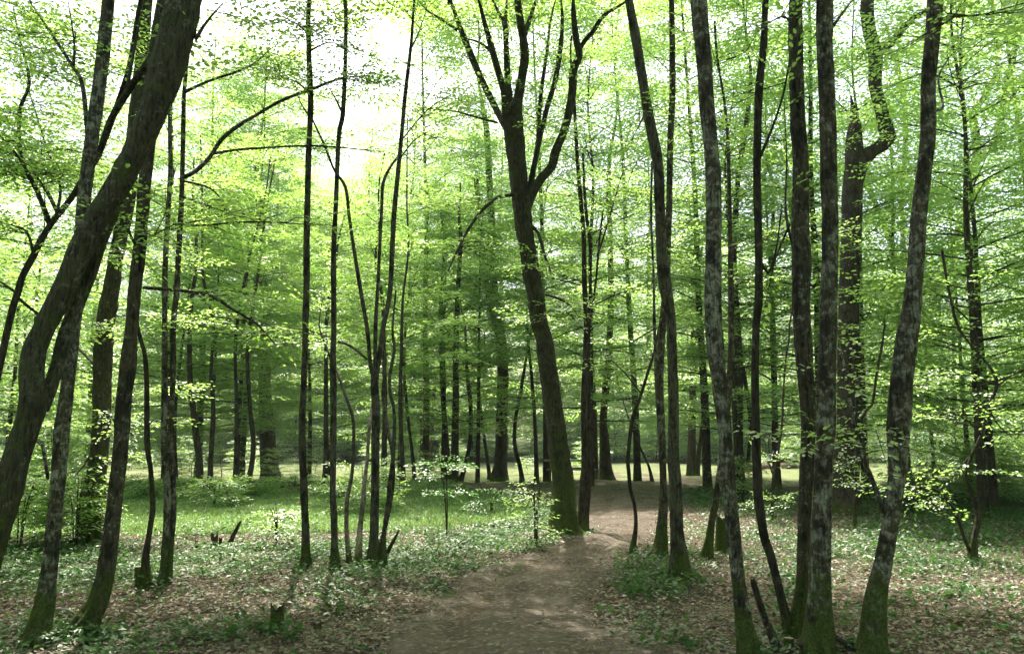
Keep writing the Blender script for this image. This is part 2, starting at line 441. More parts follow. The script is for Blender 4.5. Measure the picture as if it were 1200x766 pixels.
# ------------------------------------------------------------------ ground, path, lawn, far track
def green_px(px, py):
    """how much ground cover the photograph shows at a place of the ground (0..1)"""
    e = [  # cx, cy, rx, ry, amount
        (60, 665, 170, 34, 1.0), (250, 655, 120, 26, 0.75), (430, 655, 150, 24, 1.0), (560, 632, 75, 20, 1.0), (610, 612, 55, 22, 0.9),
        (370, 690, 150, 14, 0.5), (100, 760, 130, 20, 0.65), (260, 745, 110, 16, 0.5), (410, 722, 70, 14, 0.5), (60, 735, 60, 14, 0.6),
        (760, 678, 60, 24, 0.8), (790, 700, 40, 12, 0.5), (835, 580, 45, 18, 0.8), (870, 640, 60, 40, 0.5), (900, 590, 60, 22, 0.6),
        (1000, 640, 110, 26, 0.7), (1110, 620, 120, 36, 0.95), (1090, 660, 130, 20, 0.6), (1140, 690, 90, 16, 0.35), (1160, 575, 70, 26, 0.8),
        (800, 755, 90, 16, 0.35), (1120, 740, 140, 20, 0.30), (1050, 590, 70, 20, 0.7), (940, 680, 50, 30, 0.5), (760, 640, 40, 14, 0.3),
        (330, 610, 260, 22, 0.75), (640, 640, 50, 12, 0.9), (520, 690, 60, 14, 0.7), (560, 665, 60, 14, 0.9), (725, 668, 30, 16, 0.7), (800, 660, 50, 30, 0.5), (1030, 735, 60, 20, 0.4), (470, 600, 130, 26, 0.6)]
    px = np.asarray(px, float); py = np.asarray(py, float)
    o = np.full_like(px, 0.10)
    for cx, cy, rx, ry, a in e:
        o = np.maximum(o, a * np.exp(-(((px - cx) / rx) ** 2 + ((py - cy) / ry) ** 2) ** 1.5))
    return o

PATH_PX = [(760, 880, 1.25, 1), (640, 800, 1.18, 1), (585, 740, 1.08, 1), (610, 700, 0.92, 1), (658, 660, 0.76, 1), (706, 630, 0.80, 1), (726, 605, 0.85, 1), (735, 585, 1.05, 1), (742, 572, 1.6, 1), (760, 563, 2.4, 1), (790, 556, 3.2, 1)]
PATH_W = []
for px, py, hw, _ in PATH_PX:
    p = ground_at(px, py)
    PATH_W.append((p[0], p[1], 0, hw))
PATH_W = [(1.2, 0.5, 0, 1.2)] + PATH_W
PATH_S = smooth_path(np.array(PATH_W), 0.22)

def path_dist(x, y):
    """signed: <1 inside the path"""
    P = np.stack([np.asarray(x, float).ravel(), np.asarray(y, float).ravel()], 1)
    best = np.full(len(P), 1e9)
    for c in range(0, len(PATH_S)):
        d = np.hypot(P[:, 0] - PATH_S[c, 0], P[:, 1] - PATH_S[c, 1]) / PATH_S[c, 3]
        best = np.minimum(best, d)
    return best.reshape(np.shape(x))

def sheet(name, X, Y, Z, Gr, mat):
    n, m = X.shape
    b = Buf()
    i, j = np.meshgrid(np.arange(n - 1), np.arange(m - 1), indexing='ij')
    F = np.stack([i * m + j, i * m + j + 1, (i + 1) * m + j + 1, (i + 1) * m + j], -1).reshape(-1, 4)
    b.add(np.stack([X, Y, Z], -1).reshape(-1, 3), F, 0, hg=Gr.ravel())
    o = obj(name, b.mesh(name, [mat], smooth=True))
    o['kind'] = 'structure'
    return o

ys = np.concatenate([np.linspace(-60, 2, 24)[:-1], np.linspace(2, 16, 170)[:-1], np.linspace(16, 50, 140)[:-1], np.linspace(50, 130, 60)[:-1], np.geomspace(130, 2200, 16)])
xs = np.concatenate([-np.geomspace(2000, 60, 12)[:-1], np.linspace(-60, -14, 50)[:-1], np.linspace(-14, 14, 260)[:-1], np.linspace(14, 60, 50)[:-1], np.geomspace(60, 2000, 12)])
YY, XX = np.meshgrid(ys, xs, indexing='ij')
ZZ = hgt(XX, YY)
ppx, ppy, zc = project(np.stack([XX, YY, ZZ], -1).reshape(-1, 3))
ok = (zc > 2)
GG = np.where(ok, green_px(ppx, ppy), 0.4).reshape(XX.shape)
GG = np.where(YY > 27, 0.55, GG)
fine = 0.012 * np.sin(11 * XX + 7 * YY) * np.sin(9 * YY - 5 * XX)
sheet('ground', XX, YY, ZZ + np.where(YY < 30, fine, 0), GG, SOIL)

# path: strip that follows the ground, ragged edges
u = np.linspace(-1, 1, 27)
T = np.gradient(PATH_S[:, :2], axis=0); T /= np.linalg.norm(T, axis=1)[:, None]
Nn = np.stack([-T[:, 1], T[:, 0]], 1)
s = np.arange(len(PATH_S)) * 0.22
wob_l = 1 + 0.16 * np.sin(1.3 * s) + 0.10 * np.sin(3.1 * s + 1) + 0.07 * np.sin(7.3 * s)
wob_r = 1 + 0.16 * np.sin(1.1 * s + 2) + 0.10 * np.sin(2.7 * s) + 0.07 * np.sin(6.1 * s + 1)
W = np.where(u[None, :] < 0, wob_l[:, None], wob_r[:, None]) * u[None, :] * PATH_S[:, 3:4]
PX = PATH_S[:, 0:1] + Nn[:, 0:1] * W
PY = PATH_S[:, 1:2] + Nn[:, 1:2] * W
edge = np.abs(u)[None, :] * np.ones_like(PX)
finep = 0.022 * np.sin(2.1 * PX + 0.7 * PY) * np.sin(1.6 * PY - 2.4 * PX) + 0.010 * np.sin(17 * PX + 3 * PY) * np.sin(13 * PY - 5 * PX) - 0.02 * np.exp(-((np.abs(u)[None, :] - 0.4) / 0.15) ** 2) + 0.012 * np.sin(11 * PX + 7 * PY) * np.sin(9 * PY - 5 * PX)
PZ = hgt(PX, PY) + finep + 0.026 - 0.048 * np.clip((edge - 0.8) / 0.2, 0, 1) ** 1.5
keep = PY[:, 13] < 44
sheet('path', PX[keep], PY[keep], PZ[keep], np.clip((edge[keep] - 0.75) * 1.2, 0, 0.3), PATHM)

def blob_sheet(name, cx, cy, rx, ry, lift, mat, green, seed, nr=26, na=90):
    r_ = np.random.default_rng(seed)
    a = np.linspace(0, 2 * math.pi, na)
    rag = 1 + 0.10 * np.sin(2 * a + r_.uniform(0, 6)) + 0.07 * np.sin(5 * a + r_.uniform(0, 6)) + 0.03 * np.sin(13 * a) + 0.02 * np.sin(29 * a)
    t = np.linspace(0, 1, nr)
    Tm, A = np.meshgrid(t, a, indexing='ij')
    rg = np.broadcast_to(rag, A.shape)
    X = cx + rx * Tm * rg * np.cos(A); Y = cy + ry * Tm * rg * np.sin(A)
    Z = hgt(X, Y) + lift + np.where(Y < 30, 0.012 * np.sin(11 * X + 7 * Y) * np.sin(9 * Y - 5 * X), 0) - (lift + 0.02) * np.clip((Tm - 0.9) / 0.1, 0, 1)
    return sheet(name, X, Y, Z, np.full_like(X, green), mat)

blob_sheet('lawn', -6.4, 18.9, 7.8, 5.4, 0.02, LAWNM, 0.5, 3)
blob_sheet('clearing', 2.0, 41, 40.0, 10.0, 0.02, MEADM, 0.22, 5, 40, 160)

# ------------------------------------------------------------------ leaves and twigs
def kite(nleaf, r_, length=0.6, leaf=0.075, spread=0.16):
    """template twig along +x in its own plane: returns base points, directions, sizes"""
    t = np.linspace(0.12, 1.0, nleaf) + r_.uniform(-0.02, 0.02, nleaf)
    side = np.where(np.arange(nleaf) % 2 == 0, 1.0, -1.0)
    x = t * length
    off = r_.uniform(0.0, spread, nleaf) * (1 - 0.5 * t)
    y = side * off
    z = -0.10 * length * t ** 2 + r_.normal(0, 0.02, nleaf)
    ang = side * r_.uniform(0.4, 1.1, nleaf)
    ang[-1] = 0.0
    d = np.stack([np.cos(ang), np.sin(ang), r_.normal(-0.10, 0.16, nleaf)], 1)
    d /= np.linalg.norm(d, axis=1)[:, None]
    up = np.stack([r_.normal(0, 0.24, nleaf), r_.normal(0, 0.24, nleaf), np.ones(nleaf)], 1)
    sd_ = np.cross(up, d); sd_ /= np.linalg.norm(sd_, axis=1)[:, None]
    sz = leaf * r_.uniform(0.7, 1.15, nleaf)
    return np.stack([x, y, z], 1), d, sd_, sz

def twig_verts(tm, fine):
    b, d, s_, sz = tm
    nrm = np.cross(d, s_)
    L = sz[:, None]
    if fine:   # two quads folded on the midrib, oval outline
        pts = [b, b + d * 0.30 * L + s_ * 0.25 * L + nrm * 0.05 * L, b + d * 0.70 * L + s_ * 0.22 * L + nrm * 0.05 * L, b + d * L - nrm * 0.05 * L,
               b + d * 0.70 * L - s_ * 0.22 * L + nrm * 0.05 * L, b + d * 0.30 * L - s_ * 0.25 * L + nrm * 0.05 * L]
        V = np.stack(pts, 1)
        k = np.arange(len(b))[:, None] * 6
        F = np.concatenate([k + np.array([[0, 1, 2, 3]]), k + np.array([[0, 3, 4, 5]])], 0)
    else:
        pts = [b, b + d * 0.45 * L + s_ * 0.32 * L + nrm * 0.05 * L, b + d * L - nrm * 0.04 * L, b + d * 0.45 * L - s_ * 0.32 * L + nrm * 0.05 * L]
        V = np.stack(pts, 1)
        k = np.arange(len(b))[:, None] * 4
        F = k + np.array([[0, 1, 2, 3]])
    return V.reshape(-1, 3), F

class Foliage:
    """collects twig placements, then lays leaves on all of them at once"""
    def __init__(self, seed=0, fine=False, nleaf=22, leaf=0.075, length=0.6, spread=0.16, stems=False):
        self.r = np.random.default_rng(seed)
        self.tm = [twig_verts(kite(nleaf, self.r, length, leaf, spread), fine) for _ in range(5)]
        self.per = 2 if fine else 1
        self.P, self.D, self.S = [], [], []
        self.length, self.stems = length, stems
    def put(self, pos, dirs, scale):
        self.P.append(np.atleast_2d(pos)); self.D.append(np.atleast_2d(dirs)); self.S.append(np.atleast_1d(scale))
    def along(self, S, spacing, size, start=0.15, spread_deg=(35, 70), lift=0.1):
        """twigs to both sides of a polyline (n,>=3), in the flat sprays of hornbeam and beech"""
        pos = S[:, :3]
        seg = np.linalg.norm(np.diff(pos, axis=0), axis=1)
        cum = np.concatenate([[0], np.cumsum(seg)])
        Ltot = cum[-1]
        n = int(Ltot * (1 - start) / spacing) + 1
        tt = start * Ltot + (np.arange(n) + self.r.uniform(0, 1, n)) * (Ltot * (1 - start) / n)
        P = np.stack([np.interp(tt, cum, pos[:, k]) for k in range(3)], 1)
        Tn = np.gradient(pos, axis=0)
        D = np.stack([np.interp(tt, cum, Tn[:, k]) for k in range(3)], 1)
        D /= np.linalg.norm(D, axis=1)[:, None] + 1e-9
        h = np.hypot(D[:, 0], D[:, 1])
        vert = h < 0.35
        az = np.arctan2(D[:, 1], D[:, 0])
        az = np.where(vert, self.r.uniform(-3.14, 3.14, n), az)
        sgn = np.where(np.arange(n) % 2 == 0, 1, -1)
        az = az + sgn * np.radians(self.r.uniform(*spread_deg, n)) * np.where(vert, 0.2, 1.0)
        el = np.clip(D[:, 2], -0.4, 0.5) * 0.5 + self.r.normal(lift, 0.16, n)
        dd = np.stack([np.cos(az) * np.cos(el), np.sin(az) * np.cos(el), np.sin(el)], 1)
        self.put(P, dd, size * self.r.uniform(0.65, 1.25, n))
        self.put(P[-1:], D[-1:], np.array([size]))
    def build(self, buf, mat=0, stem_mat=1, org=(0, 0, 0)):
        if not self.P:
            return 0
        P = np.vstack(self.P); D = np.vstack(self.D); S = np.concatenate(self.S)
        D = D / (np.linalg.norm(D, axis=1)[:, None] + 1e-9)
        n = len(P)
        roll = self.r.normal(0, 0.2, n)
        up = np.array([0, 0, 1.0])
        Y = np.cross(up, D); Y /= np.linalg.norm(Y, axis=1)[:, None] + 1e-9
        Z = np.cross(D, Y)
        Y2 = Y * np.cos(roll)[:, None] + Z * np.sin(roll)[:, None]
        Z2 = np.cross(D, Y2)
        M = np.stack([D, Y2, Z2], 1) * S[:, None, None]
        which = self.r.integers(0, 5, n)
        tot = 0
        for w in range(5):
            idx = np.where(which == w)[0]
            if not len(idx):
                continue
            V, F = self.tm[w]
            VV = np.einsum('vk,nkj->nvj', V, M[idx]) + P[idx][:, None, :] - np.asarray(org)
            FF = F[None] + (np.arange(len(idx)) * len(V))[:, None, None]
            nl = len(F) // self.per
            base = np.clip(self.r.normal(0.35, 0.22, len(idx)), 0, 1)[:, None]
            tt = np.clip(base + self.r.normal(0, 0.14, (len(idx), nl)), 0, 1)
            tt = np.concatenate([tt] * self.per, 1)
            buf.add(VV.reshape(-1, 3), FF.reshape(-1, 4), mat, tint=tt.ravel())
            tot += len(idx) * nl
        if self.stems:
            a = P; b = P + D * (self.length * S * 0.95)[:, None] - np.array([0, 0, 0.06]) * S[:, None]
            wv = np.maximum(0.0035 * S, 0.002)[:, None]
            V = np.stack([a - Y * wv, a + Y * wv, b + Y * wv * 0.4, b - Y * wv * 0.4], 1) - np.asarray(org)
            V2 = np.stack([a - Z * wv, a + Z * wv, b + Z * wv * 0.4, b - Z * wv * 0.4], 1) - np.asarray(org)
            k = np.arange(n)[:, None] * 4 + np.array([[0, 1, 2, 3]])
            buf.add(V.reshape(-1, 3), k, stem_mat); buf.add(V2.reshape(-1, 3), k, stem_mat)
        return tot

def crown_branches(fol, wood, trunk_fn, z0, z1, nb, len_fn, el_fn, r_, twig_sp=0.20, twig_size=1.0, sec=True, wood_r=0.016, org=(0, 0, 0), start=0.2):
    """leafy branches round a stem; trunk_fn(z) gives the stem's axis"""
    az = r_.uniform(0, 6.28)
    for i in range(nb):
        t = (i + r_.uniform(0, 1)) / nb
        z = z0 + (z1 - z0) * t
        az += 2.4 + r_.normal(0, 0.35)
        L = len_fn(t) * r_.uniform(0.75, 1.2)
        el = el_fn(t) + r_.normal(0, 0.10)
        n = 6
        q = np.linspace(0, 1, n)
        o = trunk_fn(z)
        bend = r_.normal(0, 0.25)
        aa = az + bend * q
        e = el * (1 - 0.75 * q)
        step = L / (n - 1)
        P = np.zeros((n, 4)); P[0, :3] = o
        for k in range(1, n):
            P[k, :3] = P[k - 1, :3] + step * np.array([math.cos(aa[k]) * math.cos(e[k]), math.sin(aa[k]) * math.cos(e[k]), math.sin(e[k])])
        P[:, 3] = (wood_r * (0.5 + 0.35 * L)) * (1 - 0.85 * q)
        if wood is not None:
            tube(wood, P, 4, 0.5, 0.0, i, org=org)
        fol.along(P, twig_sp, twig_size, start)
        if sec and L > 1.1:
            m = max(2, int(L / 0.45))
            for k in range(m):
                s_ = 0.2 + 0.7 * (k + r_.uniform(0, 1)) / m
                p0 = np.array([np.interp(s_, q, P[:, c]) for c in range(3)])
                a2 = np.interp(s_, q, aa) + (1 if k % 2 else -1) * r_.uniform(0.6, 1.1)
                L2 = (1 - s_) * L * r_.uniform(0.55, 0.85) + 0.25
                e2 = r_.normal(0.08, 0.12)
                d2 = np.array([math.cos(a2) * math.cos(e2), math.sin(a2) * math.cos(e2), math.sin(e2)])
                S2 = np.zeros((4, 4))
                for c in range(4):
                    S2[c, :3] = p0 + d2 * L2 * c / 3 - np.array([0, 0, 0.05 * L2 * (c / 3) ** 2])
                S2[:, 3] = 0.008 * (0.5 + 0.4 * L2) * (1 - np.arange(4) / 3.6)
                if wood is not None and L2 > 0.6:
                    tube(wood, S2, 3, 1.0, 0.0, k, org=org)
                fol.along(S2, twig_sp, twig_size, 0.05)

# ------------------------------------------------------------------ prototype crowns for the tops above the frame
def make_top_crown(seed, leafmat, rad=3.2, height=7.0, nb=20, nleaf=22):
    r_ = np.random.default_rng(seed)
    fol = Foliage(seed, False, nleaf, 0.115, 0.8, 0.24)
    wood = Buf()
    P = np.array([[0, 0, 0, 0.045], [0.1, 0.05, height * 0.3, 0.04], [-0.1, 0.1, height * 0.65, 0.035], [0.1, -0.05, height, 0.01]])
    tube(wood, P, 6, 0.5, 0.04, seed)
    S = smooth_path(P, 0.2)
    fn = lambda z: np.array([np.interp(z, S[:, 2], S[:, c]) for c in range(3)])
    crown_branches(fol, wood, fn, 0.3, height * 0.98, nb, lambda t: rad * (0.55 + 0.75 * math.sin(math.pi * min(1, 0.2 + 0.75 * t))) * (1 - 0.45 * t),
                   lambda t: 0.35 + 0.6 * t, r_, 0.18, 1.0)
    lb = Buf(); fol.build(lb)
    return lb.mesh('crown_top', [leafmat]), wood.mesh('bough_top', [BARK_D], True)

TOPS = [make_top_crown(11, LEAF), make_top_crown(12, LEAF), make_top_crown(13, LEAF2)]

# ------------------------------------------------------------------ traced trees
def px_path(pts, d0, d1=None, lean=0.0):
    """photo pixels (px, py, width) of one stem at distances d0..d1 -> rows x y z r"""
    n = len(pts)
    out = []
    for i, (px, py, w) in enumerate(pts):
        t = i / max(1, n - 1)
        d = d0 + (0 if d1 is None else (d1 - d0) * t)
        p = at(px, py, d)
        a, b = pts[max(0, i - 1)], pts[min(n - 1, i + 1)]
        sl = abs(b[1] - a[1]) / (math.hypot(b[0] - a[0], b[1] - a[1]) + 1e-6)
        out.append([*p, 0.5 * w * (max(sl, 0.55) if w > 8 else 1.0) / FPX * depth(p)])
    return np.array(out)

TREES = {}

def traced_tree(key, name, label, mat, stems, branches=(), H=11.0, top=1, crown_scale=1.0, leafmat=None, lean=0.0, sprays=(), sides=12, flare=0.65,
                leaf=0.062, fine=True, group=None, leafy=0, leafy_z=(2.5, 9.0), leafy_len=1.3, cat='tree', base=None, autoleaf=0):
    """stems: lists of (px,py,w), the first from its base upward; branches: (points, depth change, leafy density)"""
    leafmat = leafmat or LEAF
    b0 = stems[0][0]
    g0 = ground_at(b0[0], b0[1]) if base is None else np.array(base, float)
    root = empty(name, label, cat, g0, 0, group)
    seed = sum(ord(c) for c in key) * 7
    r_ = np.random.default_rng(seed)
    fol = Foliage(seed, fine, 16, leaf, 0.5, 0.11, True)
    tops = []
    for si, st in enumerate(stems):
        dpt = g0[1]
        d_0 = dpt
        if si and st[0][1] < b0[1] - 25:
            pz = at(st[0][0], st[0][1], dpt)[2]; o_ = np.argsort(main[:, 2])
            d_0 = float(np.interp(pz, main[o_, 2], main[o_, 1])) + 0.6 * st[0][2] / FPX * dpt
        P = px_path(st, d_0, dpt + lean + (0.3 * si if si else 0) + (d_0 - dpt) * 0.5)
        if si == 0 or st[0][1] > b0[1] - 25:
            gp = P[0].copy(); gp[2] = float(hgt(P[0, 0], P[0, 1])) - 0.2; gp[3] = P[0, 3] * 1.05
            P[0, 2] = max(P[0, 2], gp[2] + 0.2)
            P = np.vstack([gp, P])
            fl = flare
        else:
            fl = 0
        if st[-1][1] <= 14 or H > 0 and si == 0:
            last = P[-1]; dirv = P[-1, :3] - P[-2, :3]; dirv /= np.linalg.norm(dirv) + 1e-9
            if dirv[2] < 0.3: dirv[2] = 0.3
            k = 0
            Hs = H * r_.uniform(0.92, 1.06)
            z_top = max(Hs, last[2] + 1.0)
            rows = []
            q = last.copy()
            nst = 4
            for k in range(nst):
                dirv = dirv * 0.75 + np.array([r_.normal(0, 0.12), r_.normal(0, 0.12), 0.55])
                dirv /= np.linalg.norm(dirv)
                q = q.copy(); q[:3] = q[:3] + dirv * ((z_top - last[2]) / nst) / max(0.6, dirv[2])
                q[3] = max(0.02, last[3] * (1 - 0.17 * (k + 1)))
                rows.append(q)
            P = np.vstack([P, rows])
            tops.append(P[-1])
        bf = Buf()
        near = g0[1] < 16 and sides >= 12
        S = tube(bf, P, 26 if near else sides, 0.05 if near else (0.09 if g0[1] < 16 else 0.3), 0.055, seed + si, fl, 0, g0[2], org=g0)
        if si == 0 and g0[1] < 17 and b0[2] > 13:
            rb, n_r = 0.5 * b0[2] / FPX * g0[1], 4 + seed % 3
            for q in range(n_r):
                a = 6.28 * q / n_r + r_.uniform(-0.4, 0.4); Lr = rb * r_.uniform(1.6, 3.2)
                rows = []
                for f_, up_, rr_ in ((0.15, 1.5, 0.34), (0.75, 0.55, 0.30), (1.25, 0.10, 0.22), (1.0 + Lr / rb * 0.6, -0.04, 0.14), (1.0 + Lr / rb, -0.25, 0.06)):
                    a += r_.normal(0, 0.12)
                    xx, yy = g0[0] + math.cos(a) * rb * f_ * 0.85, g0[1] + math.sin(a) * rb * f_ * 0.85
                    rows.append([xx, yy, float(hgt(xx, yy)) + up_ * rb * 0.8, rr_ * rb])
                tube(bf, np.array(rows), 7, 0.05, 0.10, seed + q, 0, 0, g0[2], org=g0)
        if si == 0:
            o = obj('trunk', bf.mesh('trunk', [mat], True), root)
            main = S
        else:
            o = obj('stem', bf.mesh('stem', [mat], True), root)
        if leafy and (si == 0 or leafy > 20):
            zz = S[:, 2]
            o_ = np.argsort(zz)
            fn = lambda z, S=S, o_=o_: np.array([np.interp(z, S[o_, 2], S[o_, c]) for c in range(3)])
            wb = Buf()
            crown_branches(fol, wb, fn, leafy_z[0], leafy_z[1], leafy, lambda t: leafy_len * (1.1 - 0.3 * t), lambda t: 0.25 + 0.3 * t, r_, 0.17, 1.0, True, 0.010, g0)
            obj('side_branch', wb.mesh('side_branch', [mat], True), root)['kind'] = 'stuff'
    for bi, (pts, dd, dens) in enumerate(branches):
        # depth of the trunk where the branch starts
        pz = at(pts[0][0], pts[0][1], g0[1])[2]
        o_ = np.argsort(main[:, 2])
        dst = float(np.interp(pz, main[o_, 2], main[o_, 1]))
        P = px_path(pts, dst, dst + dd)
        if dens > 0: P[-1, 3] *= 0.4; P[-2, 3] *= 0.8
        bf = Buf()
        S = tube(bf, P, 6 if pts[0][2] < 7 else 9, 0.12 if g0[1] < 16 else 0.3, 0.06, seed + 50 + bi, 0, 0, None, org=g0)
        if dens > 0:
            fol.along(S, 0.15 / dens, 1.0, 0.2)
            # side shoots
            L = np.linalg.norm(np.diff(S[:, :3], axis=0), axis=1).sum()
            for k in range(int(L / 0.26 * min(1.5, dens))):
                s_ = r_.uniform(0.25, 1.0); ii = min(len(S) - 2, int(s_ * (len(S) - 1)))
                p0 = S[ii, :3]; az = r_.uniform(0, 6.28); e2 = r_.normal(0.1, 0.15); L2 = r_.uniform(0.35, 0.9)
                d2 = np.array([math.cos(az) * math.cos(e2), math.sin(az) * math.cos(e2), math.sin(e2)])
                sh = np.stack([p0 + d2 * L2 * q - np.array([0, 0, 0.1 * L2 * q * q]) + r_.normal(0, 0.025, 3) * (q > 0) for q in (0, .33, .66, 1)])
                fol.along(sh, 0.13, 0.9, 0.05)
                tube(bf, np.hstack([sh, [[0.006], [0.005], [0.0035], [0.002]]]), 4, 0.2, 0, k, org=g0)
        obj('branch', bf.mesh('branch', [mat], True), root)
        if dens > 0 and pts[-1][1] <= 12:
            tops.append(P[-1])
    for (px, py, r_px, n, dd) in sprays:   # leafy side twigs round a place on or beside the stem
        for k in range(n):
            p = at(px + r_.normal(0, r_px * 0.55), py + r_.normal(0, r_px * 0.3), g0[1] + dd + r_.normal(0, 0.35))
            a = r_.uniform(0, 6.28); e2 = r_.normal(0.0, 0.16)
            d2 = np.array([math.cos(a) * math.cos(e2), math.sin(a) * math.cos(e2), math.sin(e2)])
            L2 = r_px / FPX * g0[1] * r_.uniform(0.4, 0.9)
            fol.along(np.stack([p - d2 * L2 * 0.5 + d2 * L2 * q for q in (0, .5, 1)]), 0.13, 0.9, 0.0)
    lb = Buf()
    cnt = fol.build(lb, org=g0)
    if cnt:
        o = obj('crown', lb.mesh('crown', [leafmat, mat]), root); o['kind'] = 'stuff'
    for k, tp in enumerate(tops[:top]):
        me = TOPS[(seed + k) % 3]
        c = obj('crown', me[0], root, tuple(tp[:3] - g0)); c['kind'] = 'stuff'
        w = obj('bough', me[1], root, tuple(tp[:3] - g0))
        sc_ = crown_scale * r_.uniform(0.85, 1.1)
        for q in (c, w):
            q.scale = (sc_, sc_, sc_)
            q.rotation_euler = (0, 0, (seed * 0.37 + k * 2.1) % 6.28)
        c.location.z -= 0.15; w.location.z -= 0.15
    TREES[key] = (root, g0, main)
    return root

# --- cluster at the edge of the picture, beside the camera
traced_tree('a', 'leaning_tree', 'thick mossy tree with a bulging knee, leaning far over in front of the others', BARK_M, [
    [(-62, 790, 62), (-45, 735, 52), (-22, 668, 44), (-6, 620, 42), (8, 574, 41), (19, 535, 34), (31, 500, 32), (39, 470, 34), (37, 440, 30), (41, 410, 29), (52, 384, 29), (74, 340, 31), (92, 298, 33), (117, 250, 34), (150, 195, 34), (182, 125, 40), (198, 75, 45), (209, 30, 45), (216, -4, 44)],
    [(48, 478, 22), (60, 450, 18), (75, 400, 18), (95, 345, 20), (118, 280, 20), (137, 235, 20), (158, 180, 20), (176, 110, 20), (188, 40, 22), (196, -4, 22)]],
    [([(178, 66, 9), (160, 92, 8), (148, 110, 8), (130, 140, 8), (117, 178, 7)], 0.5, 0.0),
     ([(148, 112, 4), (154, 75, 4), (160, 45, 3), (166, 15, 3)], 0.4, 0.9),
     ([(230, 45, 5), (243, 25, 4), (262, 3, 3)], 0.6, 0.8)],
    H=8.5, top=2, crown_scale=0.9, lean=0.5, sides=18, flare=0.2)
traced_tree('b', 'slender_tree', 'dark slim tree rising behind the knee of the thick leaning tree', BARK_L, [
    [(43, 757, 30), (45, 740, 26), (53, 700, 22), (61, 640, 19), (67, 574, 18), (72, 520, 18), (78, 460, 17), (85, 390, 18), (89, 345, 18), (93, 300, 17), (98, 240, 17), (104, 190, 17), (112, 130, 17), (119, 80, 16), (123, 40, 16), (127, -4, 15)]],
    [([(105, 185, 6), (97, 102, 5), (85, 78, 4), (67, 50, 4), (45, 17, 3), (30, -5, 2)], 0.9, 1.0), ([(86, 76, 4), (87, 50, 3), (80, 2, 3)], 0.5, 1.0),
     ([(52, 535, 4), (56, 560, 4), (50, 522, 4), (44, 518, 3)], 0.2, 0.0)],
    H=9.5, lean=0.9, sides=14)
traced_tree('c', 'arching_tree', 'thin dark arching tree at the edge, bowed over behind two thick trunks', BARK_D, [
    [(-38, 715, 12), (-28, 600, 10), (-10, 480, 9), (5, 404, 9), (14, 365, 9), (20, 345, 9), (27, 322, 9), (40, 298, 9), (50, 278, 9), (63, 258, 9), (85, 230, 9), (103, 200, 8), (118, 175, 8)]],
    [([(57, 262, 5), (45, 230, 4), (27, 190, 4), (22, 150, 4), (24, 125, 4), (34, 100, 4), (31, 75, 3), (22, 42, 3), (15, 5, 2)], 1.3, 1.3),
     ([(22, 345, 4), (0, 330, 3), (-20, 318, 3)], 0.3, 0.8), ([(22, 350, 4), (44, 367, 4), (70, 380, 3)], 0.4, 0.6), ([(60, 262, 4), (40, 215, 4), (15, 175, 3), (-10, 150, 3)], -0.5, 1.2),
     ([(68, 250, 5), (52, 220, 4), (30, 195, 3), (8, 195, 2)], 1.6, 1.3), ([(40, 300, 4), (30, 270, 3), (5, 262, 3)], 0.7, 1.3), ([(66, 255, 4), (70, 215, 3), (52, 165, 3), (20, 60, 2)], 2.6, 1.3)],
    H=7.5, top=0, lean=0.3, leafmat=LEAF2, sprays=[(25, 60, 60, 9, 1.0), (90, 200, 50, 6, 0.8), (30, 170, 60, 9, 0.6), (130, 140, 40, 5, 0.6), (100, 30, 50, 6, 1.2)])
traced_tree('d', 'mossy_tree', 'broad mossy straight trunk standing behind the slim trees at the clearing edge', BARK_M, [
    [(107, 633, 34), (108, 610, 30), (111, 574, 27), (117, 520, 23), (120, 450, 23), (123, 384, 23), (130, 340, 21), (136, 300, 19), (147, 250, 19), (153, 200, 19), (158, 150, 18), (165, 80, 17), (172, -4, 16)]],
    [([(114, 430, 5), (104, 420, 4), (92, 408, 4), (80, 400, 3)], 0.5, 0.6), ([(114, 520, 3), (98, 545, 3), (86, 560, 2)], -0.6, 1.2), ([(121, 470, 3), (138, 500, 3), (150, 512, 2)], -0.6, 1.2)],
    H=13, sides=14, leafy=16, leafy_z=(2.0, 8.5), leafy_len=1.5, leaf=0.07)
traced_tree('e', 'curved_tree', 'blotchy dark trunk sweeping up from a curved foot by the pale dead branch', BARK_L, [
    [(97, 741, 34), (104, 725, 30), (117, 700, 24), (126, 660, 21), (131, 620, 19), (136, 574, 18), (142, 520, 19), (145, 470, 20), (150, 420, 19), (154, 384, 16), (158, 340, 17), (163, 300, 17), (167, 250, 16), (172, 192, 16), (178, 140, 15), (187, 80, 14), (196, -4, 13)]],
    [([(168, 337, 4), (195, 339, 4), (225, 342, 4), (250, 348, 4), (275, 364, 3), (300, 379, 3), (322, 402, 2)], 1.5, 0.45), ([(160, 290, 3), (150, 270, 3), (142, 262, 2)], -0.4, 1.2), ([(166, 270, 3), (176, 275, 2), (190, 280, 2)], -0.4, 1.2)],
    H=10, lean=0.5, sides=14, sprays=[(160, 275, 30, 3, -0.2), (205, 280, 30, 3, 1.0)])
